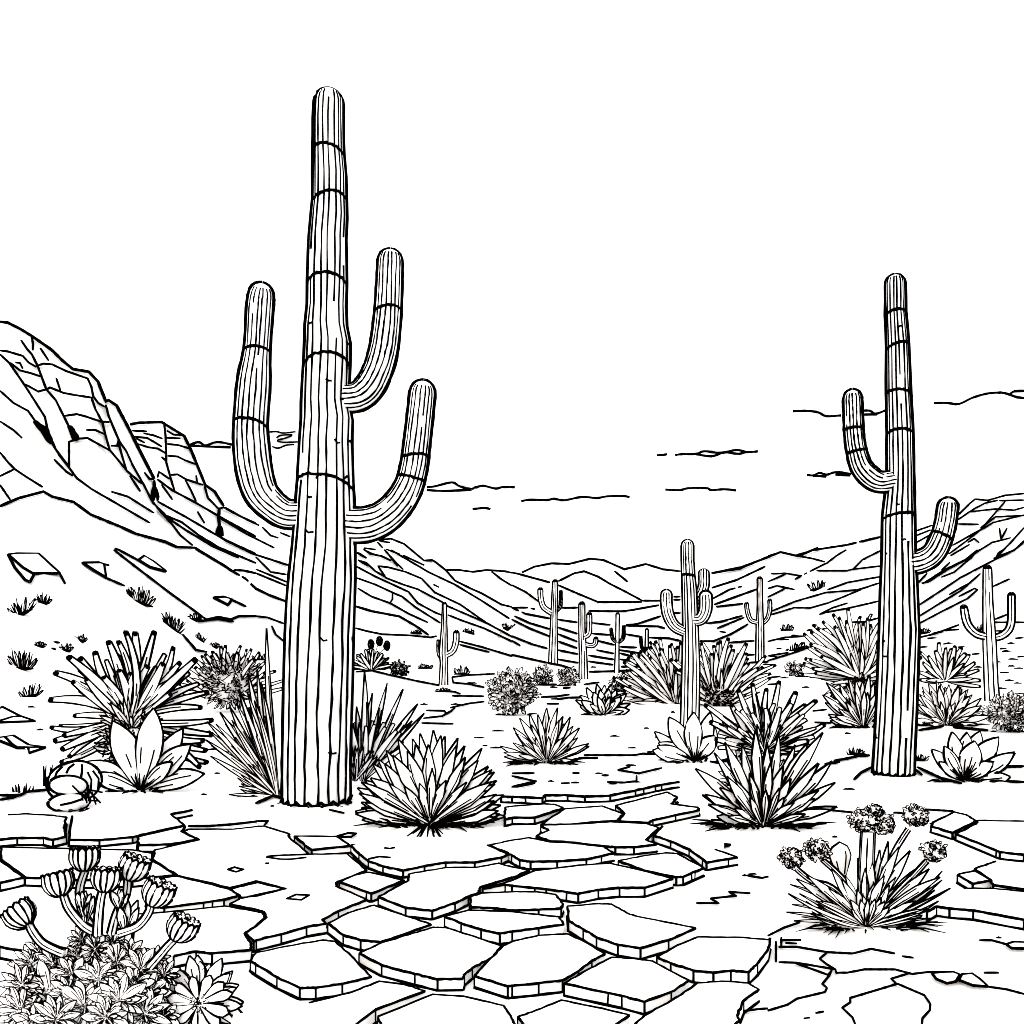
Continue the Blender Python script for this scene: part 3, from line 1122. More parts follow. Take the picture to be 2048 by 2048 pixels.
def hatch(mb, u, v, Y, n, ru, lo=-1.0, hi=1.0, ink=3.0, up=0.4):
    """black strokes drawn as shade on the sand at the foot of a plant"""
    k = Y / F
    b = px(u, v, Y)
    for _ in range(n):
        a = uni(lo, hi)
        L = uni(0.25, 1.0) * ru * k
        p0 = b + V((a * ru * k * 0.75, uni(-0.25, 0.1) * ru * k, 0.002))
        d = V((a * 1.2 + uni(-.3, .3), -uni(0.1, 1.3), uni(0, up))) * L * 0.5
        pts = [p0, p0 + d * 0.5 + V((0, 0, 0.04 * L)), p0 + d]
        for q in pts:
            q.z = max(q.z, b.z + 0.003)
        mb.tube(pts, [ink * 0.7 * k, ink * 0.55 * k, ink * 0.2 * k], 3)


def fan(mb, u, v, Y, n, a0, a1, L, W, shape='lance', dy=(-0.3, 0.3), ink=3.0, ribs=1, jit=0.12, bend=0.05, spread=0.0, lift=0.0, black_tip=False, squash=1.0):
    """n leaves from one foot; angles from upright, L and W in reference pixels (L may be a function of the angle)"""
    k = Y / F
    for i in range(n):
        t = (i + 0.5) / n
        a = a0 + (a1 - a0) * t + uni(-1, 1) * (a1 - a0) / n * 0.45
        l = (L(a) if callable(L) else L) * uni(1 - jit, 1 + jit * 0.6)
        s, c = math.sin(math.radians(a)), math.cos(math.radians(a))
        d = uni(*dy)
        root = px(u + s * spread + uni(-1, 1) * W * 0.25, v - max(0, c) * spread * 0.5, Y) + V((0, d * l * k * 0.15, 0))
        tip = px(u + s * l, v - c * l * squash - lift, Y) + V((0, d * l * k, 0))
        tip.z = max(tip.z, 0.01)
        leaf(mb, root, tip, W * k * uni(0.85, 1.15), shape, bend * (1 if s < 0 else 1) * uni(-0.6, 1.2), ink, ribs, 6, None, black_tip)


def tips(mb, u, v, Y, s, c, W, shape='lance', dy=None, ink=3.2, ribs=1, bend=0.0, black_tip=False, jw=0.15, spread=0.0):
    k = Y / F
    for i, (a, b) in enumerate(P(s, c)):
        d = uni(-0.25, 0.25) if dy is None else dy
        du, dv = a - u, b - v
        L = math.hypot(du, dv)
        root = px(u + du / L * spread, v + dv / L * spread, Y)
        tip = px(a, b, Y) + V((0, d * L * k, 0))
        tip = CAMP + (tip - CAMP) * (1 if True else 1)
        # keep the drawn direction although the tip leans nearer or farther
        q = px(a, b, tip.y)
        leaf(mb, root, q, W * k * uni(1 - jw, 1 + jw), shape, bend * uni(-1, 1), ink, ribs, 7, None, black_tip)


def bush(mb, u, v, Y, rx, ry, n, L, W, ink=2.4, core=0.72, shape='lance', ribs=0):
    """rounded shrub: u, v = centre"""
    k = Y / F
    c = px(u, v, Y)
    # leafy core, slightly lumpy
    vs, fs = [], []
    for i in range(9):
        th = math.pi * i / 8
        for j in range(14):
            ph = 2 * math.pi * j / 14
            r = core * uni(0.9, 1.05)
            vs.append(c + V((rx * math.sin(th) * math.cos(ph), rx * math.sin(th) * math.sin(ph) * 0.9, ry * math.cos(th))) * k * r)
    for i in range(8):
        for j in range(14):
            fs.append((i * 14 + j, i * 14 + (j + 1) % 14, (i + 1) * 14 + (j + 1) % 14, (i + 1) * 14 + j))
    mb.add(vs, fs, 0)
    for _ in range(n):
        d = V((random.gauss(0, 1), random.gauss(0, 1) - 0.5, random.gauss(0, 1))).normalized()
        p = c + V((d.x * rx, d.y * rx * 0.9, d.z * ry)) * k * uni(0.55, 0.86)
        dd = (d + V((uni(-.5, .5), uni(-.5, .5), uni(-.1, .7)))).normalized()
        q = p + dd * L * k * uni(0.6, 1.15)
        q.z = max(q.z, c.z - ry * k)
        leaf(mb, p, q, W * k * uni(0.7, 1.2), shape, uni(-.15, .15), ink, ribs, 3)
    for _ in range(int(n * 0.5)):
        d = V((random.gauss(0, 1), -abs(random.gauss(0, 1)), random.gauss(0, 1))).normalized()
        p = c + V((d.x * rx, d.y * rx * 0.9, d.z * ry)) * k * uni(0.72, 0.9)
        pts = [p + V((uni(-1, 1), uni(-.6, .2), uni(-1, 1))) * L * 0.4 * k * j / 2 for j in range(4)]
        mb.tube(pts, ink * 0.5 * k, 3)


def plain(name, mb, u, v, Y, label, cat, group=None):
    o = mb.build(name, M_PLANT, px(u, v, Y))
    return tag(o, label, cat, group)


GAG, GSH, GY = 'agaves and rosettes', 'desert shrubs', 'spiky yuccas'


def broad(label, base, c, leaves, Y=None, ink=3.6, name='agave', hat=16):
    """broad leaved agave whose leaves are parts: (tip x, tip y, width px in crop, depth lean, ribs)"""
    (u, v), = P('%f %f' % base, c)
    Y = Y or gy(v)
    kc = CROPS[c][2]
    k = Y / F
    t = thing(name, px(u, v, Y), label, 'agave', GAG)
    for (x, y, W, d, rb) in leaves:
        mb = MB()
        (a, b), = P('%f %f' % (x, y), c)
        L = math.hypot(a - u, b - v)
        root = px(u + (a - u) * 0.04, v + (b - v) * 0.04, Y + d * L * k * 0.1)
        tip = px(a, b, Y + d * L * k)
        leaf(mb, root, tip, W * kc * k, 'ovate', uni(-.06, .06), ink, rb, 10, V((uni(-.15, .15), -1, 0.35)), thick=0.3)
        mb.build('leaf', M_PLANT, px(u, v, Y), t)
    mb = MB()
    for _ in range(22):
        a = uni(-1.1, 1.1)
        L = uni(12, 38)
        q = px(u + math.sin(a) * 4, v - 2, Y - 0.03)
        mb.tube([q, px(u + math.sin(a) * L, v - math.cos(a) * L, Y - 0.08)], [ink * .5 * k, ink * .25 * k], 3)
    hatch(mb, u, v, Y, hat, 75, ink=ink)
    shade_o = mb.build('shade_strokes', M_PLANT, px(u, v, Y), t)  # ink strokes that draw the shade around the agave base
    shade_o['kind'] = 'stuff'


# --- left group
mb = MB()
u, v = P('990 1285', 'E')[0]
YY = gy(1548)
tips(mb, u, v, YY, '375 1130 415 925 515 805 605 815 715 770 820 690 895 690 950 615 1020 622 1165 615 1310 735 1360 850 1480 825 1570 1075', 'E', 17, 'strap', ink=3.4, black_tip=True, bend=0.2, ribs=1)
tips(mb, u, v, YY, '600 900 780 960 660 1010 800 830 1120 760 1245 785 1430 930 1500 1010 870 780 1060 850 1180 880', 'E', 14, 'strap', dy=0.1, ink=3.4, bend=0.1)
tips(mb, u, v, YY, '385 1340 410 1440 465 1505 460 1600 520 1560 1605 1285 1605 1395 1510 1480 1560 1515 1565 1605 1510 1640 480 1400 450 1330 1540 1440 560 1250 1520 1190', 'E', 15, 'strap', ink=3.3, black_tip=True, bend=0.2)
fan(mb, u, v + 6, YY, 17, -62, 62, 122, 17, 'strap', (-.2, .15), 2.9, 1, jit=.25, bend=.16, black_tip=True)
fan(mb, u, v + 20, YY, 22, -125, 125, 62, 12, 'lance', (-0.5, 0.1), 2.5, 1)
bush(mb, u, v + 50, YY, 60, 58, 90, 30, 8, 2.8, 0.7)
o = plain('yucca', mb, u, 1548, YY, 'large spiky yucca with blunt dark leaf tips at left, behind a broad leaved agave', 'yucca', GY)

broad('broad pointed agave at left in front of the large blunt tipped yucca', (1060, 1818), 'E', [
    (1380, 1345, 170, 0.25, 2), (640, 1600, 190, 0.1, 2), (1010, 1400, 150, 0.2, 1), (850, 1290, 215, 0.05, 1), (1440, 1465, 185, 0.0, 3),
    (1160, 1192, 215, -0.02, 2), (1545, 1690, 150, -0.15, 3), (700, 1690, 120, -0.15, 2), (1300, 1600, 120, -0.2, 2)])

# --- smooth pods by the left agave
(u, v), = P('520 250', 'A')
YP = gy(1621)
t = thing('succulent_pod', px(u, 1621, YP), 'smooth round split pod on the sand at left, beside the broad agave', 'succulent')


def lobe(mb, u, v, rx, ry, Y, dep=0.8, wpx=4.6, tilt=0.0):
    k = Y / F
    c = px(u, v, Y)
    vs, fs = [], []
    ct, st = math.cos(tilt), math.sin(tilt)
    for i in range(13):
        th = math.pi * i / 12
        for j in range(20):
            ph = 2 * math.pi * j / 20
            x, z = rx * math.sin(th) * math.cos(ph), ry * math.cos(th)
            vs.append(c + V((x * ct - z * st, rx * dep * math.sin(th) * math.sin(ph), x * st + z * ct)) * k)
    for i in range(12):
        for j in range(20):
            fs.append((i * 20 + j, i * 20 + (j + 1) % 20, (i + 1) * 20 + (j + 1) % 20, (i + 1) * 20 + j))
    mb.add(vs, fs, 0)
    ring = []
    for j in range(33):
        a = 2 * math.pi * j / 32
        x, z = rx * math.cos(a), ry * math.sin(a)
        vd = V((c.x, c.y, 0)).normalized()
        ring.append(c + (V((vd.y, -vd.x, 0)) * (x * ct - z * st) * 1.01 + V((0, 0, x * st + z * ct)) * 1.03 - vd * 0.1 * rx) * k)
    mb.tube(ring, [wpx * 0.5 * k * uni(0.85, 1.15) for _ in ring], 5)
    return c, k


mb = MB()
lobe(mb, 149, 1563, 50, 40, YP + 0.22, 0.5, 4.0, 0.1)
for s_ in ('A 660 30 690 90 685 170 640 230', 'A 700 20 745 80 740 170', 'A 470 -10 430 30 410 80', 'A 560 -30 520 0 500 40', 'A 620 -30 620 20 610 80'):
    mb.tube([px(a, b, YP - 0.02) for a, b in P(s_)], 1.8 * YP / F, 4)
mb.build('lobe', M_PLANT, px(u, 1621, YP), t)
mb = MB()
lobe(mb, 136, 1570, 35, 18, YP + 0.05, 0.8, 4.6, -0.12)
mb.build('lobe', M_PLANT, px(u, 1621, YP), t)
mb = MB()
lobe(mb, 138, 1604, 38, 17, YP, 0.8)
mb.tube([px(a, b, YP - 0.17) for a, b in P('A 455 280 540 262 620 235')], 2 * YP / F, 4)
mb.build('lobe', M_PLANT, px(u, 1621, YP), t)
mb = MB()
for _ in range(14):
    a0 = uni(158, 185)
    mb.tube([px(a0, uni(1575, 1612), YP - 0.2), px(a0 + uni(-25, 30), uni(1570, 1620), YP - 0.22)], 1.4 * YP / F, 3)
hatch(mb, 150, 1621, YP, 18, 60, ink=3)  # shade under the pod, drawn as black strokes
sp_ = mb.build('sprout_shade', M_PLANT, px(u, 1621, YP), t)
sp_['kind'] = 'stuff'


def grass(label, u, v, n, H, W, Y=None, ink=2.8, spread=10, a=28, group='grass tufts', name='grass_tuft', dark=True, tilt=0.0, white=0.55):
    """tuft on whatever ground or slope lies there"""
    h = cast(u, v)
    Y = Y or h[0].y
    k = Y / F
    base = h[0].copy() if h and abs(h[0].y - Y) < 0.5 else px(u, v, Y)
    mb = MB()
    for i in range(n):
        t = (i + 0.5) / n * 2 - 1
        an = math.radians(t * a + uni(-8, 8))
        root = base + V((t * spread * k, uni(-.3, .3) * spread * k, t * spread * tilt * k))
        l = H * uni(0.6, 1.05) * (1 - 0.35 * t * t) * k
        tip = root + V((math.sin(an) * l, uni(-.2, .2) * l, math.cos(an) * l))
        if rnd() < white:
            leaf(mb, root, tip, W * k, 'lance', uni(-.1, .1), ink * 0.85, 0, 4)
        else:
            mid = root.lerp(tip, 0.5) + V((uni(-.08, .08) * l, 0, 0))
            mb.tube([root, mid, tip], [ink * 0.6 * k, ink * 0.5 * k, ink * 0.2 * k], 3)
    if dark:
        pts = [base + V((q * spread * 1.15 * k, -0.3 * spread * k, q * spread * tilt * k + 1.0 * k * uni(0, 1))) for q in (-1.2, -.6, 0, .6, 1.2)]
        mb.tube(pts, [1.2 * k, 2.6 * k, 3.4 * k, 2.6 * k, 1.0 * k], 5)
    o = mb.build(name, M_PLANT, base)
    tag(o, label, 'grass', group)


grass('few tall bare grass blades standing left of the split pod', 96, 1572, 6, 60, 4, gy(1590), 3.4, 9, 12, dark=False, white=0)
grass('low grass fringe on the sand line at the left edge', 45, 1585, 8, 22, 4, gy(1590), 3.2, 22, 20, white=0, dark=False)

# tufts on the slopes and plain: (label, x, y, height, spread, tilt)
Z_ = 2048 / 1932
for lab, x, y, H, sp, tl, n in [
        ('bristly tuft on the left slope under the slanting rock, leaning right', 42, 1160, 34, 22, 0.55, 18),
        ('small dark tuft just right of the leaning bristly tuft', 82, 1138, 20, 14, 0, 10),
        ('wide tuft on the slope below the flat triangular rock', 265, 1138, 32, 26, -0.35, 20),
        ('tuft clinging to the slope line between two slopes', 326, 1186, 32, 18, -0.8, 16),
        ('small tuft at the corner of the slope line', 366, 1170, 14, 18, 0, 12),
        ('fan shaped tuft at the left edge, above the low rocks', 42, 1262, 44, 24, 0, 18),
        ('ragged small tuft between left fan tuft and the low wedge rock', 58, 1315, 26, 20, 0.3, 12),
        ('dark low sprig above the left fan tuft', 75, 1220, 10, 12, 0, 8),
        ('tiny square sprig left of the blunt tipped yucca', 124, 1228, 16, 12, 0, 9),
        ('tiny round sprig above the blunt tipped yucca', 152, 1210, 14, 12, 0, 9),
        ('dark clump on the steep line behind the spiky bush', 378, 1208, 14, 8, -0.8, 8),
        ('little clump just left of the spiky bush top', 405, 1222, 12, 8, 0, 8),
        ('low sprig directly left of the tallest saguaro trunk', 490, 1246, 14, 14, 0, 10),
        ('small sprig on the ground line right of the tallest trunk', 785, 1196, 10, 12, 0, 8),
        ('dark sprig on the hill foot above the lone far saguaro arm', 884, 1195, 12, 12, -.2, 9),
        ('dark sprig left of the far saguaro row', 962, 1188, 14, 14, -.3, 10),
        ('dark small sprig right of the round ball plant', 802, 1262, 12, 14, 0, 9),
        ('small sprig at the foot of the lone far saguaro', 872, 1273, 18, 16, 0, 11),
        ('bird shaped dark sprig near tall spikes', 836, 1306, 10, 14, 0, 8),
        ('upright sprig high on the right hill', 1543, 1113, 20, 16, 0.1, 12),
        ('small dark sprig left of the right hill bush', 1484, 1190, 14, 12, 0, 9),
        ('slanting feathery sprig on the plain left of the right shrub', 1500, 1228, 16, 22, .5, 12),
        ('dark sprig right of the tall right saguaro', 1742, 1196, 14, 12, 0.2, 9),
        ('low sprig behind the trident saguaro arm', 1858, 1188, 10, 12, 0, 8),
        ('low grass fringe left of the right saguaro foot', 1614, 1424, 18, 18, 0.1, 10),
        ('sharp little grass at the foot of the right saguaro', 1738, 1436, 18, 10, -0.2, 7),
        ('short twig clump by the second far saguaro foot', 1186, 1300, 8, 10, 0, 8)]:
    grass(lab, x * Z_, y * Z_, n, H * Z_, 4.5, None, 2.6, sp * 0.75, 42, tilt=tl)

# --- shrubs and yuccas behind
mb = MB()
u, v = 462, 1362
Y1 = gy(1424)
bush(mb, u, v, Y1, 62, 56, 170, 24, 7, 1.8)
fan(mb, u, v + 40, Y1, 30, -80, 80, 108, 9, 'strap', (-.5, .3), 2.1, 0, black_tip=True, bend=.15)
plain('shrub', mb, u, 1424, Y1, 'dense dark spiky bush between blunt tipped yucca and tallest saguaro', 'shrub', GSH)

mb = MB()
Y2 = gy(1598) + 0.25
u, v = P('165 1860', 'F')[0]
tips(mb, u, v, Y2, '80 590 -272 1225 -60 930 10 900 -130 1050 -200 1180 40 1000', 'F', 15, 'lance', ink=3.2, ribs=2, bend=0.05)
fan(mb, u, v, Y2, 17, -62, -4, lambda a: 150 + 60 * math.cos(math.radians(a)), 13, 'lance', (-.3, .3), 2.4, 1)
fan(mb, u, v, Y2, 15, -86, -10, 84, 7, 'lance', (-.4, 0), 2.2, 0, bend=-.15)
hatch(mb, u - 25, v, Y2, 14, 60, -1.2, 0.2)
plain('agave', mb, u, v, Y2, 'tall narrow agave with long spear leaves, tucked left of the tallest trunk', 'agave', GAG)

mb = MB()
u, v = P('800 1740', 'F')[0]
Y3 = gy(1570)
tips(mb, u, v, Y3, '820 920 990 1005 878 1080 1110 1050 1222 1160 1272 1232 760 1180 930 1190 1050 1170 1180 1290 780 1300', 'F', 14, 'lance', ink=3.0, ribs=2, bend=0.03, spread=12)
fan(mb, u, v, Y3, 13, -12, 52, 120, 12, 'strap', (-.3, .2), 2.4, 1)
fan(mb, u - 14, v, Y3, 14, -14, 50, 70, 10, 'lance', (-.4, -.1), 2.3, 1)
plain('agave', mb, u, v, Y3, 'upright agave with stiff spears right of the tallest trunk, behind the fan agave', 'agave', GAG)

mb = MB()
u, v = P('870 905', 'F')[0]
Y4 = gy(v)
fan(mb, u, v, Y4, 22, -85, 85, 40, 6, 'strap', (-.4, .3), 2.4, 0)
hatch(mb, u, v, Y4, 14, 34, ink=2.6)
for x, y in P('868 712 932 688 988 722', 'F'):
    c_, k_ = lobe(mb, x, y, 4.5, 7.5, Y4, 1, 4)
    mb.tube([px(x, y, Y4 - .04), px(u + (x - u) * .3, v - 26, Y4)], .6 * k_, 3)
    for q in (-2.5, -1, 1, 2.5):
        mb.tube([px(x + q, y - 6, Y4 - .13), px(x + q, y + 6, Y4 - .13)], 1.1 * k_, 3)
plain('flowering_sprig', mb, u, v, Y4, 'small sprig with three dark round buds, right of the tallest saguaro', 'plant')

mb = MB()
u, v = P('1090 900', 'F')[0]
Y5 = gy(1352)
bush(mb, u, v, Y5, 19, 14, 60, 10, 3.6, 2.0)
for i in range(7):
    mb.tube([px(u - 16 + i * 5, v - 8 + abs(i - 3), Y5 - .2), px(u - 20 + i * 5, v + 12, Y5 - .2)], .9 * Y5 / F, 3)
plain('shrub', mb, u, 1352, Y5, 'small ball shaped striped bush beside the three budded sprig', 'shrub', GSH)

# --- fan agave at the middle
mb = MB()
u, v = P('1310 428', 'B')[0]
Y6 = gy(v)
Lf = lambda a: 178 - 26 * (abs(a) / 85) ** 2
fan(mb, u, v, Y6, 21, -86, 88, Lf, 25, 'blade', (0.15, 0.35), 3.4, 1, jit=0.07, bend=0.05)
fan(mb, u, v, Y6, 17, -84, 84, lambda a: Lf(a) * 0.96, 26, 'blade', (-0.1, 0.08), 3.3, 2, jit=0.09, bend=0.05)
fan(mb, u, v, Y6, 7, -88, -52, lambda a: Lf(a) * 0.9, 22, 'blade', (-0.3, -0.15), 3.2, 2, jit=0.1, bend=0.05)
fan(mb, u, v, Y6, 7, 52, 88, lambda a: Lf(a) * 0.9, 22, 'blade', (-0.3, -0.15), 3.2, 2, jit=0.1, bend=0.05)
fan(mb, u, v, Y6, 6, -48, 48, lambda a: Lf(a) * 0.62, 17, 'blade', (-0.3, -0.15), 3.0, 2, jit=0.2, bend=0.05)
hatch(mb, u, v, Y6, 60, 120, ink=3.4)
for _ in range(14):
    a = uni(-1, 1)
    mb.tube([px(u + a * 20, v + 2, Y6 - .05), onplane(u + a * 60, v + uni(12, 42), 0.004)], [2.2 * Y6 / F, 0.9 * Y6 / F], 3)
plain('agave', mb, u, v, Y6, 'large fan shaped agave with pointed overlapping leaves at the foot of the tallest saguaro', 'agave', GAG)

# --- middle distance
mb = MB()
u, v = P('262 1608', 'G')[0]
Y7 = gy(v)
tips(mb, u, v, Y7, '10 1340 58 1268 130 1232 195 1240 262 1190 345 1190 385 1255 440 1258 510 1342 585 1482 -90 1480 -60 1560', 'G', 13, 'blade', ink=2.6, ribs=1, bend=0.06)
fan(mb, u, v, Y7, 13, -80, 80, 88, 12, 'blade', (-.3, .1), 2.2, 1)
fan(mb, u, v, Y7, 9, -86, 86, 60, 9, 'blade', (-.45, -.2), 2.1, 1)
hatch(mb, u, v, Y7, 34, 75, ink=3)
plain('agave', mb, u, v, Y7, 'narrow leaved agave alone on the sand below the round bush', 'agave', GAG)

for lab, u, v, rx, ry, n, bv, L in [
        ('largest round scribbly bush on the plain, left of centre', 1024, 1384, 54, 46, 480, 1430, 13),
        ('small round bush touching the largest round bush', 1086, 1352, 21, 19, 130, 1371, 9),
        ('small spiky bush at the foot of the second far saguaro', 1136, 1354, 24, 17, 130, 1372, 9),
        ('small round bush behind the little rosette', 1241, 1368, 22, 17, 120, 1385, 9),
        ('round scribbly bush at the right edge beside the fine leaved agave', 2018, 1424, 48, 40, 420, 1464, 13),
        ('tiny dark bush on the plain left of the shrub behind the right saguaro', 1588, 1338, 17, 13, 90, 1352, 8)]:
    mb = MB()
    Yb = gy(bv)
    bush(mb, u, v, Yb, rx, ry, int(n * .62), L * 1.1, L * 0.6, 1.45)
    hatch(mb, u, bv, Yb, 10, rx * 0.9, ink=2.6)
    plain('shrub', mb, u, bv, Yb, lab, 'shrub', GSH)

mb = MB()
u, v = P('690 1245', 'G')[0]
Y8 = gy(v)
fan(mb, u, v, Y8, 9, -75, 75, 62, 18, 'lance', (.1, .3), 3.0, 1, jit=.06)
fan(mb, u, v, Y8, 8, -80, 80, 52, 17, 'ovate', (-.3, -.1), 3.0, 1, jit=.08)
fan(mb, u, v, Y8, 7, -86, 86, 40, 13, 'lance', (-.5, -.3), 2.8, 1)
hatch(mb, u, v, Y8, 22, 40, ink=3)
plain('agave', mb, u, v, Y8, 'little globe shaped rosette on the plain, between round bush and mid-sized saguaro', 'agave', GAG)

mb = MB()
u, v = P('1235 1180', 'G')[0]
Y9 = gy(v) + 1.0
fan(mb, u, v, Y9, 40, -86, 14, lambda a: 112 + 18 * math.cos(math.radians(a + 20)), 10, 'strap', (-.4, .4), 2.0, 0, black_tip=True, jit=.2, bend=.16)
fan(mb, u, v, Y9, 23, -90, 20, 84, 9, 'lance', (-.5, 0), 2.0, 0, jit=.25, bend=.12)
fan(mb, u, v, Y9, 18, -95, 10, 50, 7, 'lance', (-.6, -.2), 2.4, 0)
hatch(mb, u - 8, v, Y9, 24, 55, -1.2, .5, ink=3)
plain('shrub', mb, u, v, Y9, 'spiky shrub spreading to the left of the mid-sized saguaro', 'shrub', GSH)
mb = MB()
u, v = P('1555 1190', 'G')[0]
Y10 = gy(v) + 0.6
fan(mb, u, v - 10, Y10, 40, -55, 62, lambda a: 118, 10, 'strap', (-.4, .4), 2.0, 0, black_tip=True, jit=.2, bend=.16)
fan(mb, u, v, Y10, 25, -75, 70, 82, 9, 'lance', (-.5, 0), 2.0, 0, jit=.25, bend=.12)
bush(mb, u - 5, v - 26, Y10, 40, 28, 110, 15, 5, 2.3)
plain('shrub', mb, u, v, Y10, 'spiky shrub rising to the right of the mid-sized saguaro', 'shrub', GSH)

broad('broad pointed rosette in front of the mid-sized saguaro', (1385, 1600), 'G', [
    (1075, 1370, 90, .2, 1), (1530, 1330, 140, .25, 1), (1495, 1225, 120, .2, 1), (1105, 1455, 100, .05, 1), (1185, 1262, 140, .1, 1),
    (1372, 1222, 140, 0, 2), (1060, 1515, 120, -.12, 2), (1530, 1400, 130, 0.0, 1), (1095, 1480, 90, -.1, 1)], ink=3.2)

# --- double yucca right of the slabs
mb = MB()
u, v = P('1440 1418', 'Z')[0]
Y11 = gy(1600)
tips(mb, u, v, Y11, '1393 1302 1420 1290 1446 1300 1470 1286 1502 1306 1520 1330 1540 1322 1556 1366 1525 1398 1380 1330 1365 1362 1340 1362 1350 1395 1330 1330', 'Z', 14, 'strap', ink=3.2, ribs=2, bend=.08, black_tip=True)
fan(mb, u, v, Y11, 24, -85, 85, 100, 12, 'strap', (-.4, .2), 2.4, 1, jit=.25, bend=.15)
fan(mb, u, v, Y11, 22, -100, 100, 60, 8, 'lance', (-.5, -.2), 2.7, 1)
bush(mb, u - 14, v + 60, Y11 + .1, 66, 74, 110, 30, 9, 2.2, .7)
plain('yucca', mb, u, 1600, Y11, 'upright yucca with twisted stiff leaves, rear one of the right yucca pair', 'yucca', GY)
mb = MB()
u, v = P('1900 440', 'C')[0]
Y12 = gy(v)
tips(mb, u, v, Y12, '1312 1450 1325 1500 1348 1420 1368 1400 1400 1405 1425 1375 1447 1400 1470 1385 1500 1405 1525 1400 1553 1382 1545 1440 1570 1436 1576 1476 1580 1522 1352 1540 1530 1490', 'Z', 21, 'blade', ink=3.6, ribs=2, bend=.05)
fan(mb, u, v, Y12, 15, -74, 74, 128, 19, 'blade', (-.35, .1), 3.4, 2, jit=.15)
fan(mb, u, v, Y12, 11, -80, 80, 80, 14, 'blade', (-.5, -.3), 3.2, 1)
hatch(mb, u, v, Y12, 45, 115, ink=3.4)
plain('yucca', mb, u, v, Y12, 'dark spiky sword leaved yucca on the sand, front one of the right yucca pair', 'yucca', GY)

# --- right group behind the tall saguaro
mb = MB()
u, v = P('690 960', 'H')[0]
Y13 = gy(1446)
fan(mb, u, v, Y13, 46, -92, 75, lambda a: 112 + 16 * math.cos(math.radians(a)), 10, 'strap', (-.4, .4), 2.0, 0, black_tip=True, jit=.2, bend=.16)
fan(mb, u, v + 6, Y13, 28, -110, 80, 78, 9, 'lance', (-.5, 0), 2.0, 0, jit=.25, bend=.12)
bush(mb, u, v + 40, Y13, 55, 50, 120, 18, 6, 2.3)
plain('shrub', mb, u, 1446, Y13, 'tall feathery spiky shrub behind the right saguaro trunk', 'shrub', GSH)
mb = MB()
u, v = P('720 1340', 'H')[0]
Y14 = gy(v)
tips(mb, u, v, Y14, '412 1092 440 1000 540 1010 605 960 660 975 715 990 765 940 800 1000 455 1240 430 1150 470 1290', 'H', 14, 'blade', ink=2.8, ribs=1, bend=.05)
fan(mb, u, v, Y14, 11, -80, 40, 74, 12, 'blade', (-.4, -.05), 2.5, 1)
hatch(mb, u, v, Y14, 26, 55, -1.2, .5, ink=3.4)
plain('agave', mb, u, v, Y14, 'dark sword leaved agave half hidden by the right saguaro trunk', 'agave', GAG)
mb = MB()
u, v = P('1340 985', 'H')[0]
Y15 = gy(1432)
tips(mb, u, v, Y15, '1150 770 1170 850 1210 800 1265 760 1290 700 1340 740 1385 745 1410 725 1460 740 1490 780 1520 790 1560 850 1590 905 1600 985 1600 1030 1140 920 1150 980', 'H', 10, 'strap', ink=2.4, ribs=0, bend=.08, black_tip=True)
fan(mb, u, v, Y15, 16, -95, 95, 48, 9, 'lance', (-.4, 0), 2.1, 0)
bush(mb, u, v + 50, Y15, 50, 42, 60, 14, 5, 2.3)
plain('yucca', mb, u, 1432, Y15, 'spiky yucca with dark tips between the right and trident saguaros', 'yucca', GY)
mb = MB()
u, v = P('1345 1325', 'H')[0]
Y16 = gy(v)
fan(mb, u, v, Y16, 19, -86, 86, 88, 14, 'blade', (.05, .3), 2.1, 1, jit=.08)
fan(mb, u, v, Y16, 15, -86, 86, 82, 13, 'blade', (-.3, 0), 2.0, 1, jit=.12)
fan(mb, u, v, Y16, 9, -88, 88, 50, 9, 'blade', (-.5, -.3), 2.0, 1)
hatch(mb, u, v, Y16, 26, 60, ink=2.8)
plain('agave', mb, u, v, Y16, 'fine leaved fan agave in front of the dark tipped yucca at right', 'agave', GAG)

broad('broad petalled agave on the sand at the right edge', (1480, 1745), 'H', [
    (1600, 1365, 150, .3, 2), (1390, 1372, 120, .2, 2), (1500, 1375, 150, .22, 2), (1742, 1412, 150, .12, 2), (1235, 1505, 110, .05, 2), (1862, 1528, 120, 0, 2), (1330, 1480, 110, .0, 2),
    (1560, 1440, 160, .02, 3), (1830, 1712, 120, -.12, 3), (1290, 1600, 80, -.1, 1), (1700, 1600, 110, -.1, 2)], ink=3.6)


# ------------------------------------------------------------------ flowering plants in front
def stem_path(s, c, r, Y, dy=0.0):
    pts = smooth([(a, b) for a, b in P(s, c)], 4)
    n = len(pts)
    k = CROPS[c][2]
    return [(a, b, r * k * (1.15 - 0.2 * i / n), Y + dy * i / (n - 1)) for i, (a, b) in enumerate(pts)]


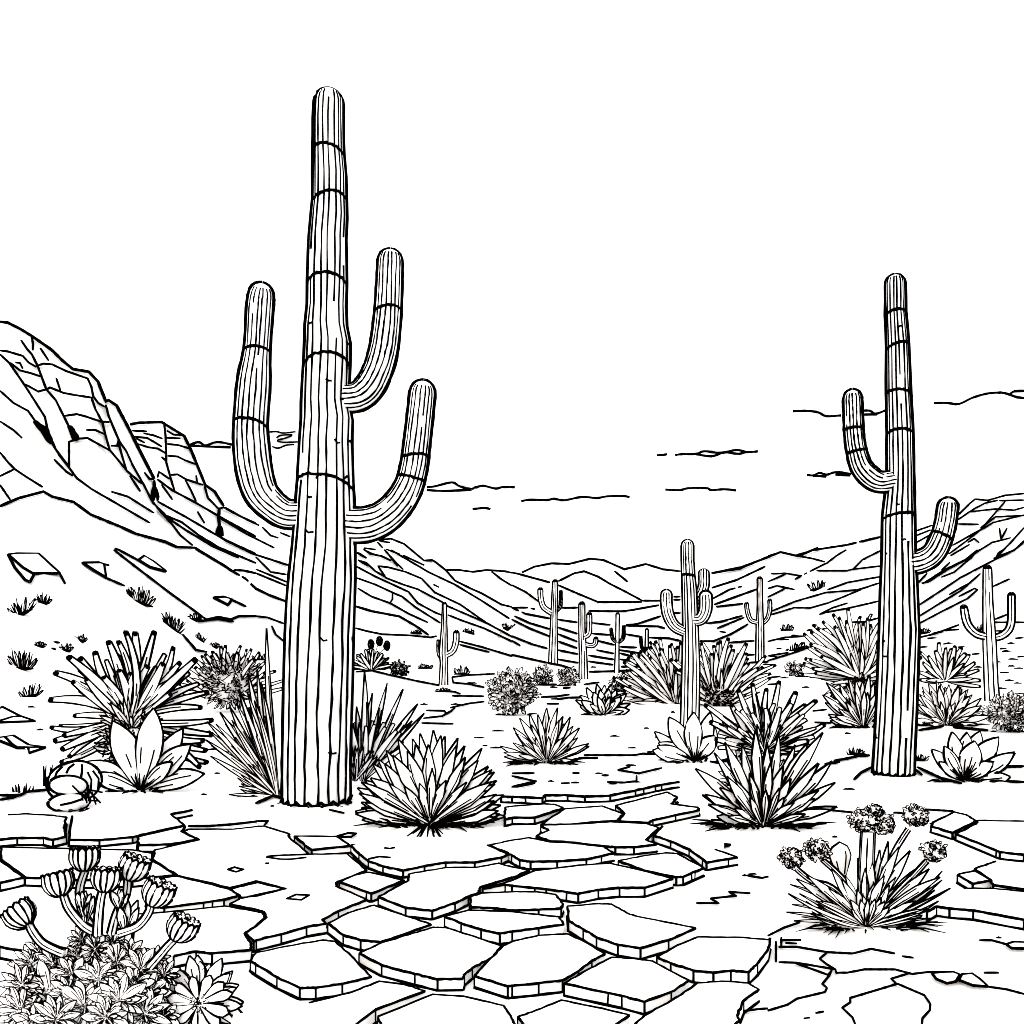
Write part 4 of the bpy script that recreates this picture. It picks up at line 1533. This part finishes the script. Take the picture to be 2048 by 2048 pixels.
def cup(mb, u, v, Y, ang, R, ink=3.6):
    """closed bud: u, v = centre, ang = lean from upright in degrees, R in reference pixels"""
    k = Y / F
    c = px(u, v, Y)
    a = math.radians(ang)
    ax = V((math.sin(a), 0.14, math.cos(a))).normalized()
    e1 = ax.cross(V((0, 1, 0))).normalized()
    e2 = ax.cross(e1)
    NP = 14
    prof_ = [(-0.86, 0.16), (-0.78, 0.42), (-0.6, 0.68), (-0.3, 0.9), (0.0, 1.0), (0.3, 1.0), (0.55, 0.94)]
    sub = NP * 4
    vs, fs = [], []

    def pt(h, r, ph):
        return c + (ax * h + (e1 * math.cos(ph) + e2 * math.sin(ph)) * r) * R * k
    for h, r in prof_:
        for j in range(sub):
            ph = 2 * math.pi * j / sub
            rr = r * (1 + 0.035 * abs(math.cos(NP * ph / 2)))
            hh = h + (0.2 * abs(math.cos(NP * ph / 2)) if h > 0.5 else 0)
            vs.append(pt(hh, rr, ph))
    n = len(prof_)
    for i in range(n - 1):
        for j in range(sub):
            fs.append((i * sub + j, i * sub + (j + 1) % sub, (i + 1) * sub + (j + 1) % sub, (i + 1) * sub + j))
    vs.append(pt(0.62, 0, 0))
    ci = len(vs) - 1
    for j in range(sub):
        fs.append(((n - 1) * sub + j, (n - 1) * sub + (j + 1) % sub, ci))
    mb.add(vs, fs, 0)
    for q in range(NP):
        ph = 2 * math.pi * (q + 0.5) / NP + uni(-.04, .04)
        line = [pt(h, r * 1.01, ph) for h, r in prof_[1:]]
        mb.tube(line, [ink * 0.5 * k * uni(.7, 1.2) for _ in line], 4)
    for j0 in range(NP):
        pts = []
        for j in range(5):
            ph = 2 * math.pi * (j0 - 0.5 + j / 4) / NP
            pts.append(pt(0.55 + 0.2 * abs(math.cos(NP * ph / 2)), 0.96, ph))
        mb.tube(pts, ink * 0.55 * k, 4)
    for ph in (0, math.pi):
        line = [pt(h, r * 1.02, ph) for h, r in prof_]
        mb.tube(line, ink * 0.7 * k, 5)
    ring = [pt(-0.8, 0.36, 2 * math.pi * j / 12) for j in range(13)]
    mb.tube(ring, ink * 0.7 * k, 4)
    for _ in range(26):
        ph, r = uni(0, 6.28), uni(0, .85)
        q = pt(0.62, r, ph)
        mb.tube([q, q + (ax * uni(.08, .2) + e1 * uni(-.08, .08)) * R * k], ink * 0.35 * k, 3)


def pompom(mb, u, v, Y, R, ink=2.4, n=34, zs=0.88):
    k = Y / F
    c = px(u, v, Y)
    vs, fs = [], []
    for i in range(11):
        th = math.pi * i / 10
        for j in range(18):
            ph = 2 * math.pi * j / 18
            r = R * uni(0.86, 1.0)
            vs.append(c + V((math.sin(th) * math.cos(ph), math.sin(th) * math.sin(ph), zs * math.cos(th))) * r * k)
    for i in range(10):
        for j in range(18):
            fs.append((i * 18 + j, i * 18 + (j + 1) % 18, (i + 1) * 18 + (j + 1) % 18, (i + 1) * 18 + j))
    mb.add(vs, fs, 0)
    for _ in range(n):
        d = V((random.gauss(0, 1), random.gauss(0, 1) - .4, random.gauss(0, 1))).normalized()
        e = d.cross(V((uni(-1, 1), uni(-1, 1), uni(-1, 1)))).normalized()
        f = d.cross(e)
        p = c + V((d.x, d.y, d.z * zs)) * R * k * 1.0
        s = R * k * uni(.12, .3)
        a0, da = uni(0, 6), uni(1.2, 4) * random.choice((-1, 1))
        pts = [p + (e * math.cos(a0 + da * j / 4) + f * math.sin(a0 + da * j / 4)) * s for j in range(5)]
        mb.tube(pts, ink * 0.5 * k * uni(.7, 1.2), 3)
    for j in range(90):
        d = V((random.gauss(0, 1), random.gauss(0, 1) - .5, random.gauss(0, 1))).normalized()
        d.z *= zs
        p = c + d * R * k * .8
        q = p + (d + V((uni(-.5, .5), uni(-.4, .4), uni(-.2, .5)))) * R * k * uni(.25, .42)
        leaf(mb, p, q, R * k * .26, 'petal', uni(-.1, .1), ink * .75, 0, 4)


# left flowering succulent
YL = 4.72
ub, vb = P('720 1560', 'A')[0]
t = thing('flowering_succulent', px(ub, 2050, YL + 0.2), 'flowering succulent at bottom left with seven closed cup buds above dense rosettes', 'flowering plant')
org = px(ub, 2050, YL + 0.2)
for s, hu, hv, ang, R, d in [
        ('745 1260 640 1120 600 930 640 780', 640, 680, -2, 108, 0.12),
        ('700 1230 620 1180 520 1060 480 960', 443, 868, -14, 112, 0.02),
        ('735 1260 745 1100 765 960 790 900', 800, 838, 4, 108, -0.05),
        ('840 1250 880 1100 950 960 965 840', 1010, 752, 22, 110, 0.08),
        ('900 1245 1040 1190 1120 1090 1140 1010', 1190, 945, 26, 115, -0.02),
        ('480 1400 330 1330 250 1240 210 1160', 158, 1112, -42, 112, 0.0),
        ('1130 1500 1200 1420 1260 1350 1310 1300', 1372, 1210, 30, 112, 0.02)]:
    mb = MB()
    sweep(mb, stem_path(s, 'A', 34, YL + d), 6, 1.9, 3.4, [], 0.03, cap=False)
    st = mb.build('stem', M_PLANT, org, t)
    mb = MB()
    (uu, vv), = P('%f %f' % (hu, hv), 'A')
    cup(mb, uu, vv, YL + d - 0.01, ang, R * S5, 3.6)
    mb.build('bud', M_PLANT, org, st)
mb = MB()
for x, y, r_ in ((650, 1060, 26), (950, 1130, 30), (900, 1000, 22), (620, 1000, 20)):
    (uu, vv), = P('%f %f' % (x, y), 'A')
    fan(mb, uu, vv + r_, YL - .02, 5, -30, 30, r_ * 2, r_ * .55, 'ovate', (-.3, .3), 3.0, 2)


def rosette(mb, u, v, Y, R, rings, ink=3.2, W=0.34, shape='ovate', ribs=1, squash=0.9, tilt=0.25):
    k = Y / F
    for ri, (rr, n) in enumerate(rings):
        off = uni(0, 6.28)
        for i in range(n):
            a = off + 2 * math.pi * i / n + uni(-.12, .12)
            l = R * rr * uni(.85, 1.08)
            root = px(u + math.cos(a) * l * .12, v - math.sin(a) * l * .12, Y + 0.0)
            q = px(u + math.cos(a) * l, v - math.sin(a) * l * squash, Y + (ri - len(rings) * .5) * 0.0 + (-.10 + .30 * rr) * R * k + math.sin(a) * tilt * l * k)
            leaf(mb, root, q, l * W * k * 2 * uni(.85, 1.15) * (1.0 if rr > .5 else 1.1), shape, uni(-.05, .05), ink, ribs, 6, V((math.cos(a) * .25, -1, .3)), thick=.2)


for x, y, R, d in [(370, 1700, 80, 0), (590, 1430, 48, .1), (880, 1470, 50, .08), (640, 1800, 66, -.12), (1060, 1520, 52, .02), (900, 1760, 64, -.16),
                   (1130, 1700, 50, -.02), (240, 1480, 50, .08), (400, 1480, 46, .06), (740, 1600, 52, -.06), (150, 1830, 58, -.05), (720, 1370, 42, .1), (1090, 1850, 58, -.1),
                   (1240, 1560, 36, .02), (420, 1900, 60, -.2), (300, 1400, 36, .1), (540, 1560, 44, -.02), (980, 1400, 38, .1), (1170, 1450, 34, .08), (520, 1690, 44, -.08),
                   (800, 1880, 52, -.22), (1010, 1640, 44, -.06), (160, 1640, 48, 0), (620, 1300, 34, .12), (850, 1330, 34, .12), (1230, 1880, 40, -.05), (250, 1930, 46, -.15)]:
    (uu, vv), = P('%f %f' % (x, y), 'A')
    rosette(mb, uu, vv, YL + d, R, [(1.0, 11), (.74, 8), (.45, 6)], 2.1, .18, 'ovate' if rnd() < .5 else 'lance', 2)
(uu, vv), = P('650 1700', 'A')
bush(mb, uu, vv, YL + .16, 118, 96, 110, 26, 9, 2.2, .8)
mb.build('foliage', M_PLANT, org, t)

# right hand rosette of the left corner
mb = MB()
(uu, vv), = P('1500 1775', 'A')
rosette(mb, uu, vv, YL + .04, 104, [(1.0, 18), (.86, 15)], 3.2, .15, 'ovate', 1)
rosette(mb, uu, vv, YL + .0, 104, [(.66, 12)], 3.2, .17, 'petal', 0)
for _ in range(50):
    a, r = uni(0, 6.28), uni(0, 22)
    p = px(uu + math.cos(a) * r, vv + math.sin(a) * r, YL - .04)
    mb.tube([p, p + V((uni(-1, 1), -.5, uni(-1, 1))) * 3 * YL / F], 1.1 * YL / F, 3)
plain('rosette_succulent', mb, uu, 2045, YL, 'open flower shaped rosette at bottom left, right of the cup budded plant', 'succulent')

# right flowering plant
(ub, vb), = P('740 1195', 'D')
YF = gy(vb)
org = px(ub, vb, YF)
t = thing('flowering_plant', org, 'flowering plant at lower right with curly pompom heads above grassy leaves', 'flowering plant')
for s, hs, d in [
        ('640 1050 480 900 330 850 215 760', [(172, 680, 88)], .0),
        ('690 1050 600 880 500 770 410 690', [(372, 618, 92)], .08),
        ('740 1150 740 900 745 700 755 480', [(715, 395, 98), (860, 420, 92), (810, 330, 62)], .05),
        ('800 1100 880 820 960 620 1060 460', [(1118, 360, 90)], .12),
        ('850 1100 960 950 1080 830 1200 700', [(1250, 632, 88)], .0)]:
    mb = MB()
    sweep(mb, stem_path(s, 'D', 24 if len(hs) == 1 else 58, YF + d), 6, 2.2, 3.6, [], .03, cap=False)
    st = mb.build('stem', M_PLANT, org, t)
    for hx, hy, R in hs:
        mb = MB()
        (uu, vv), = P('%f %f' % (hx, hy), 'D')
        pompom(mb, uu, vv, YF + d - .02, R * S5 * .95)
        mb.build('flower_head', M_PLANT, org, st)
mb = MB()
(uu, vv), = P('560 800', 'D')
leaf(mb, px(uu, vv + 10, YF + .2), px(uu - 6, vv - 64, YF + .22), 46 * YF / F, 'petal', 0, 3.6, 2, 8)
tips(mb, ub, vb, YF, '200 520 145 540 260 575 335 485 480 425 600 380 645 335 705 365 765 385 815 470 870 485 930 530 410 520 560 450 520 480', 'R', 17, 'blade', ink=2.8, ribs=2, bend=.06)
tips(mb, ub, vb, YF, '110 570 100 620 120 680 90 722 130 770 940 495 965 600 985 590 920 660 940 545 160 620 900 600', 'R', 8, 'lance', ink=2.4, ribs=0, bend=-.12)
fan(mb, ub, vb, YF, 14, -62, 62, lambda a: 108, 15, 'blade', (-.25, .1), 2.6, 2, jit=.25, bend=.06)
fan(mb, ub, vb, YF, 9, -50, 50, 66, 14, 'blade', (-.4, -.25), 2.6, 1, jit=.2)
fan(mb, ub, vb, YF, 14, -88, -60, 120, 6, 'lance', (-.4, .2), 2.0, 0, jit=.25, bend=-.15)
fan(mb, ub, vb, YF, 14, 60, 88, 120, 6, 'lance', (-.4, .2), 2.0, 0, jit=.25, bend=.15)
hatch(mb, ub, vb, YF, 36, 125, ink=2.6)
mb.build('foliage', M_PLANT, org, t)

# ------------------------------------------------------------------ thin clouds low in the sky
for lab, ss in [
        ('long thin wavy cloud low in the sky, left of the sky centre', ['M 255 628 300 620 400 621 440 614 500 622 600 603 680 610 740 600 830 598 868 605']),
        ('thin cloud with a small hump just right of the tallest saguaro', ['K 1560 1335 1620 1330 1750 1300 1810 1330 1900 1352', 'K 1560 1357 1690 1365 1900 1355', 'K 1900 1352 1932 1335 M 0 550 40 540 110 556 150 548 220 548']),
        ('short stroke of cloud below the humped cloud', ['M -20 672 0 670 50 665 82 673']),
        ('paired wisp cloud high right of centre', ['M 1125 368 1160 362 1245 360 1290 345 1380 355 1470 338 1530 350 1592 346', 'M 1245 362 1330 374 1400 352 1480 360 1530 350']),
        ('short dash of cloud left of the paired wisp', ['M 1022 367 1055 366 1080 362']),
        ('thin cloud below the paired wisp, right of centre', ['M 1070 562 1150 565 1200 554 1300 553 1330 565 1400 560 1468 566']),
        ('curled thin cloud touching the right saguaro left arm from the left', ['L 295 1620 340 1625 390 1605 440 1620 510 1600 600 1610 625 1620', 'L 340 1628 440 1633', 'L 510 1618 620 1626']),
        ('stepped cloud line crossing behind the right saguaro arm', ['L 190 1140 300 1138 380 1150 440 1178 550 1172', 'L 718 1136 770 1138 810 1160 885 1135', 'L 718 1166 820 1164']),
        ('long humped cloud at the right edge of the sky', ['L 1253 1078 1350 1078 1440 1086 1540 1040 1640 1010 1730 1000 1790 1005 1880 1035 1960 1042', 'L 1825 1015 1860 990 1960 988']),
        ('small streaky cloud between the tallest saguaro and its left arm', ['K 375 920 430 918 480 928 570 918', 'K 425 965 460 945 545 942 500 965 430 985 480 998 585 995', 'K 395 1030 440 1042 500 1020 560 1015']),
        ('low scalloped cloud line behind the left arm of the tallest saguaro', ['I 1430 1020 1500 995 1550 1022 1640 995 1750 1015', 'I 1430 1022 1560 1030 1740 1035'])]:
    mb = MB()
    YC = 900
    k = YC / F
    allp = []
    for s in ss:
        q = P(s)
        allp += q
        q = smooth(q, 4)
        mb.tube([px(a, b, YC) for a, b in q], [(2.6 if len(ss) == 3 and ss[0][0] in 'KL' and 'streak' in lab else 3.7) * .5 * k * uni(.85, 1.15) for _ in q], 5)
    cu = sum(a for a, b in allp) / len(allp)
    cv = sum(b for a, b in allp) / len(allp)
    hw = (max(a for a, b in allp) - min(a for a, b in allp)) / 2
    hh = max(4, (max(b for a, b in allp) - min(b for a, b in allp)) / 2)
    c = px(cu, cv, YC + hw * k * .5)
    vs, fs = [], []
    for i in range(9):
        th = math.pi * i / 8
        for j in range(20):
            ph = 2 * math.pi * j / 20
            vs.append(c + V((hw * math.sin(th) * math.cos(ph), hw * .45 * math.sin(th) * math.sin(ph), hh * math.cos(th))) * k * uni(.93, 1))
    for i in range(8):
        for j in range(20):
            fs.append((i * 20 + j, i * 20 + (j + 1) % 20, (i + 1) * 20 + (j + 1) % 20, (i + 1) * 20 + j))
    mb.add(vs, fs, 0)
    o = mb.build('cloud', M_CLOUD, c)
    tag(o, lab, 'cloud', 'thin clouds low in the sky')

# ------------------------------------------------------------------ link ground and hills
for name, mb in HILLS:
    structure(mb.build(name, M_GROUND if name == 'ground' else M_HILL))
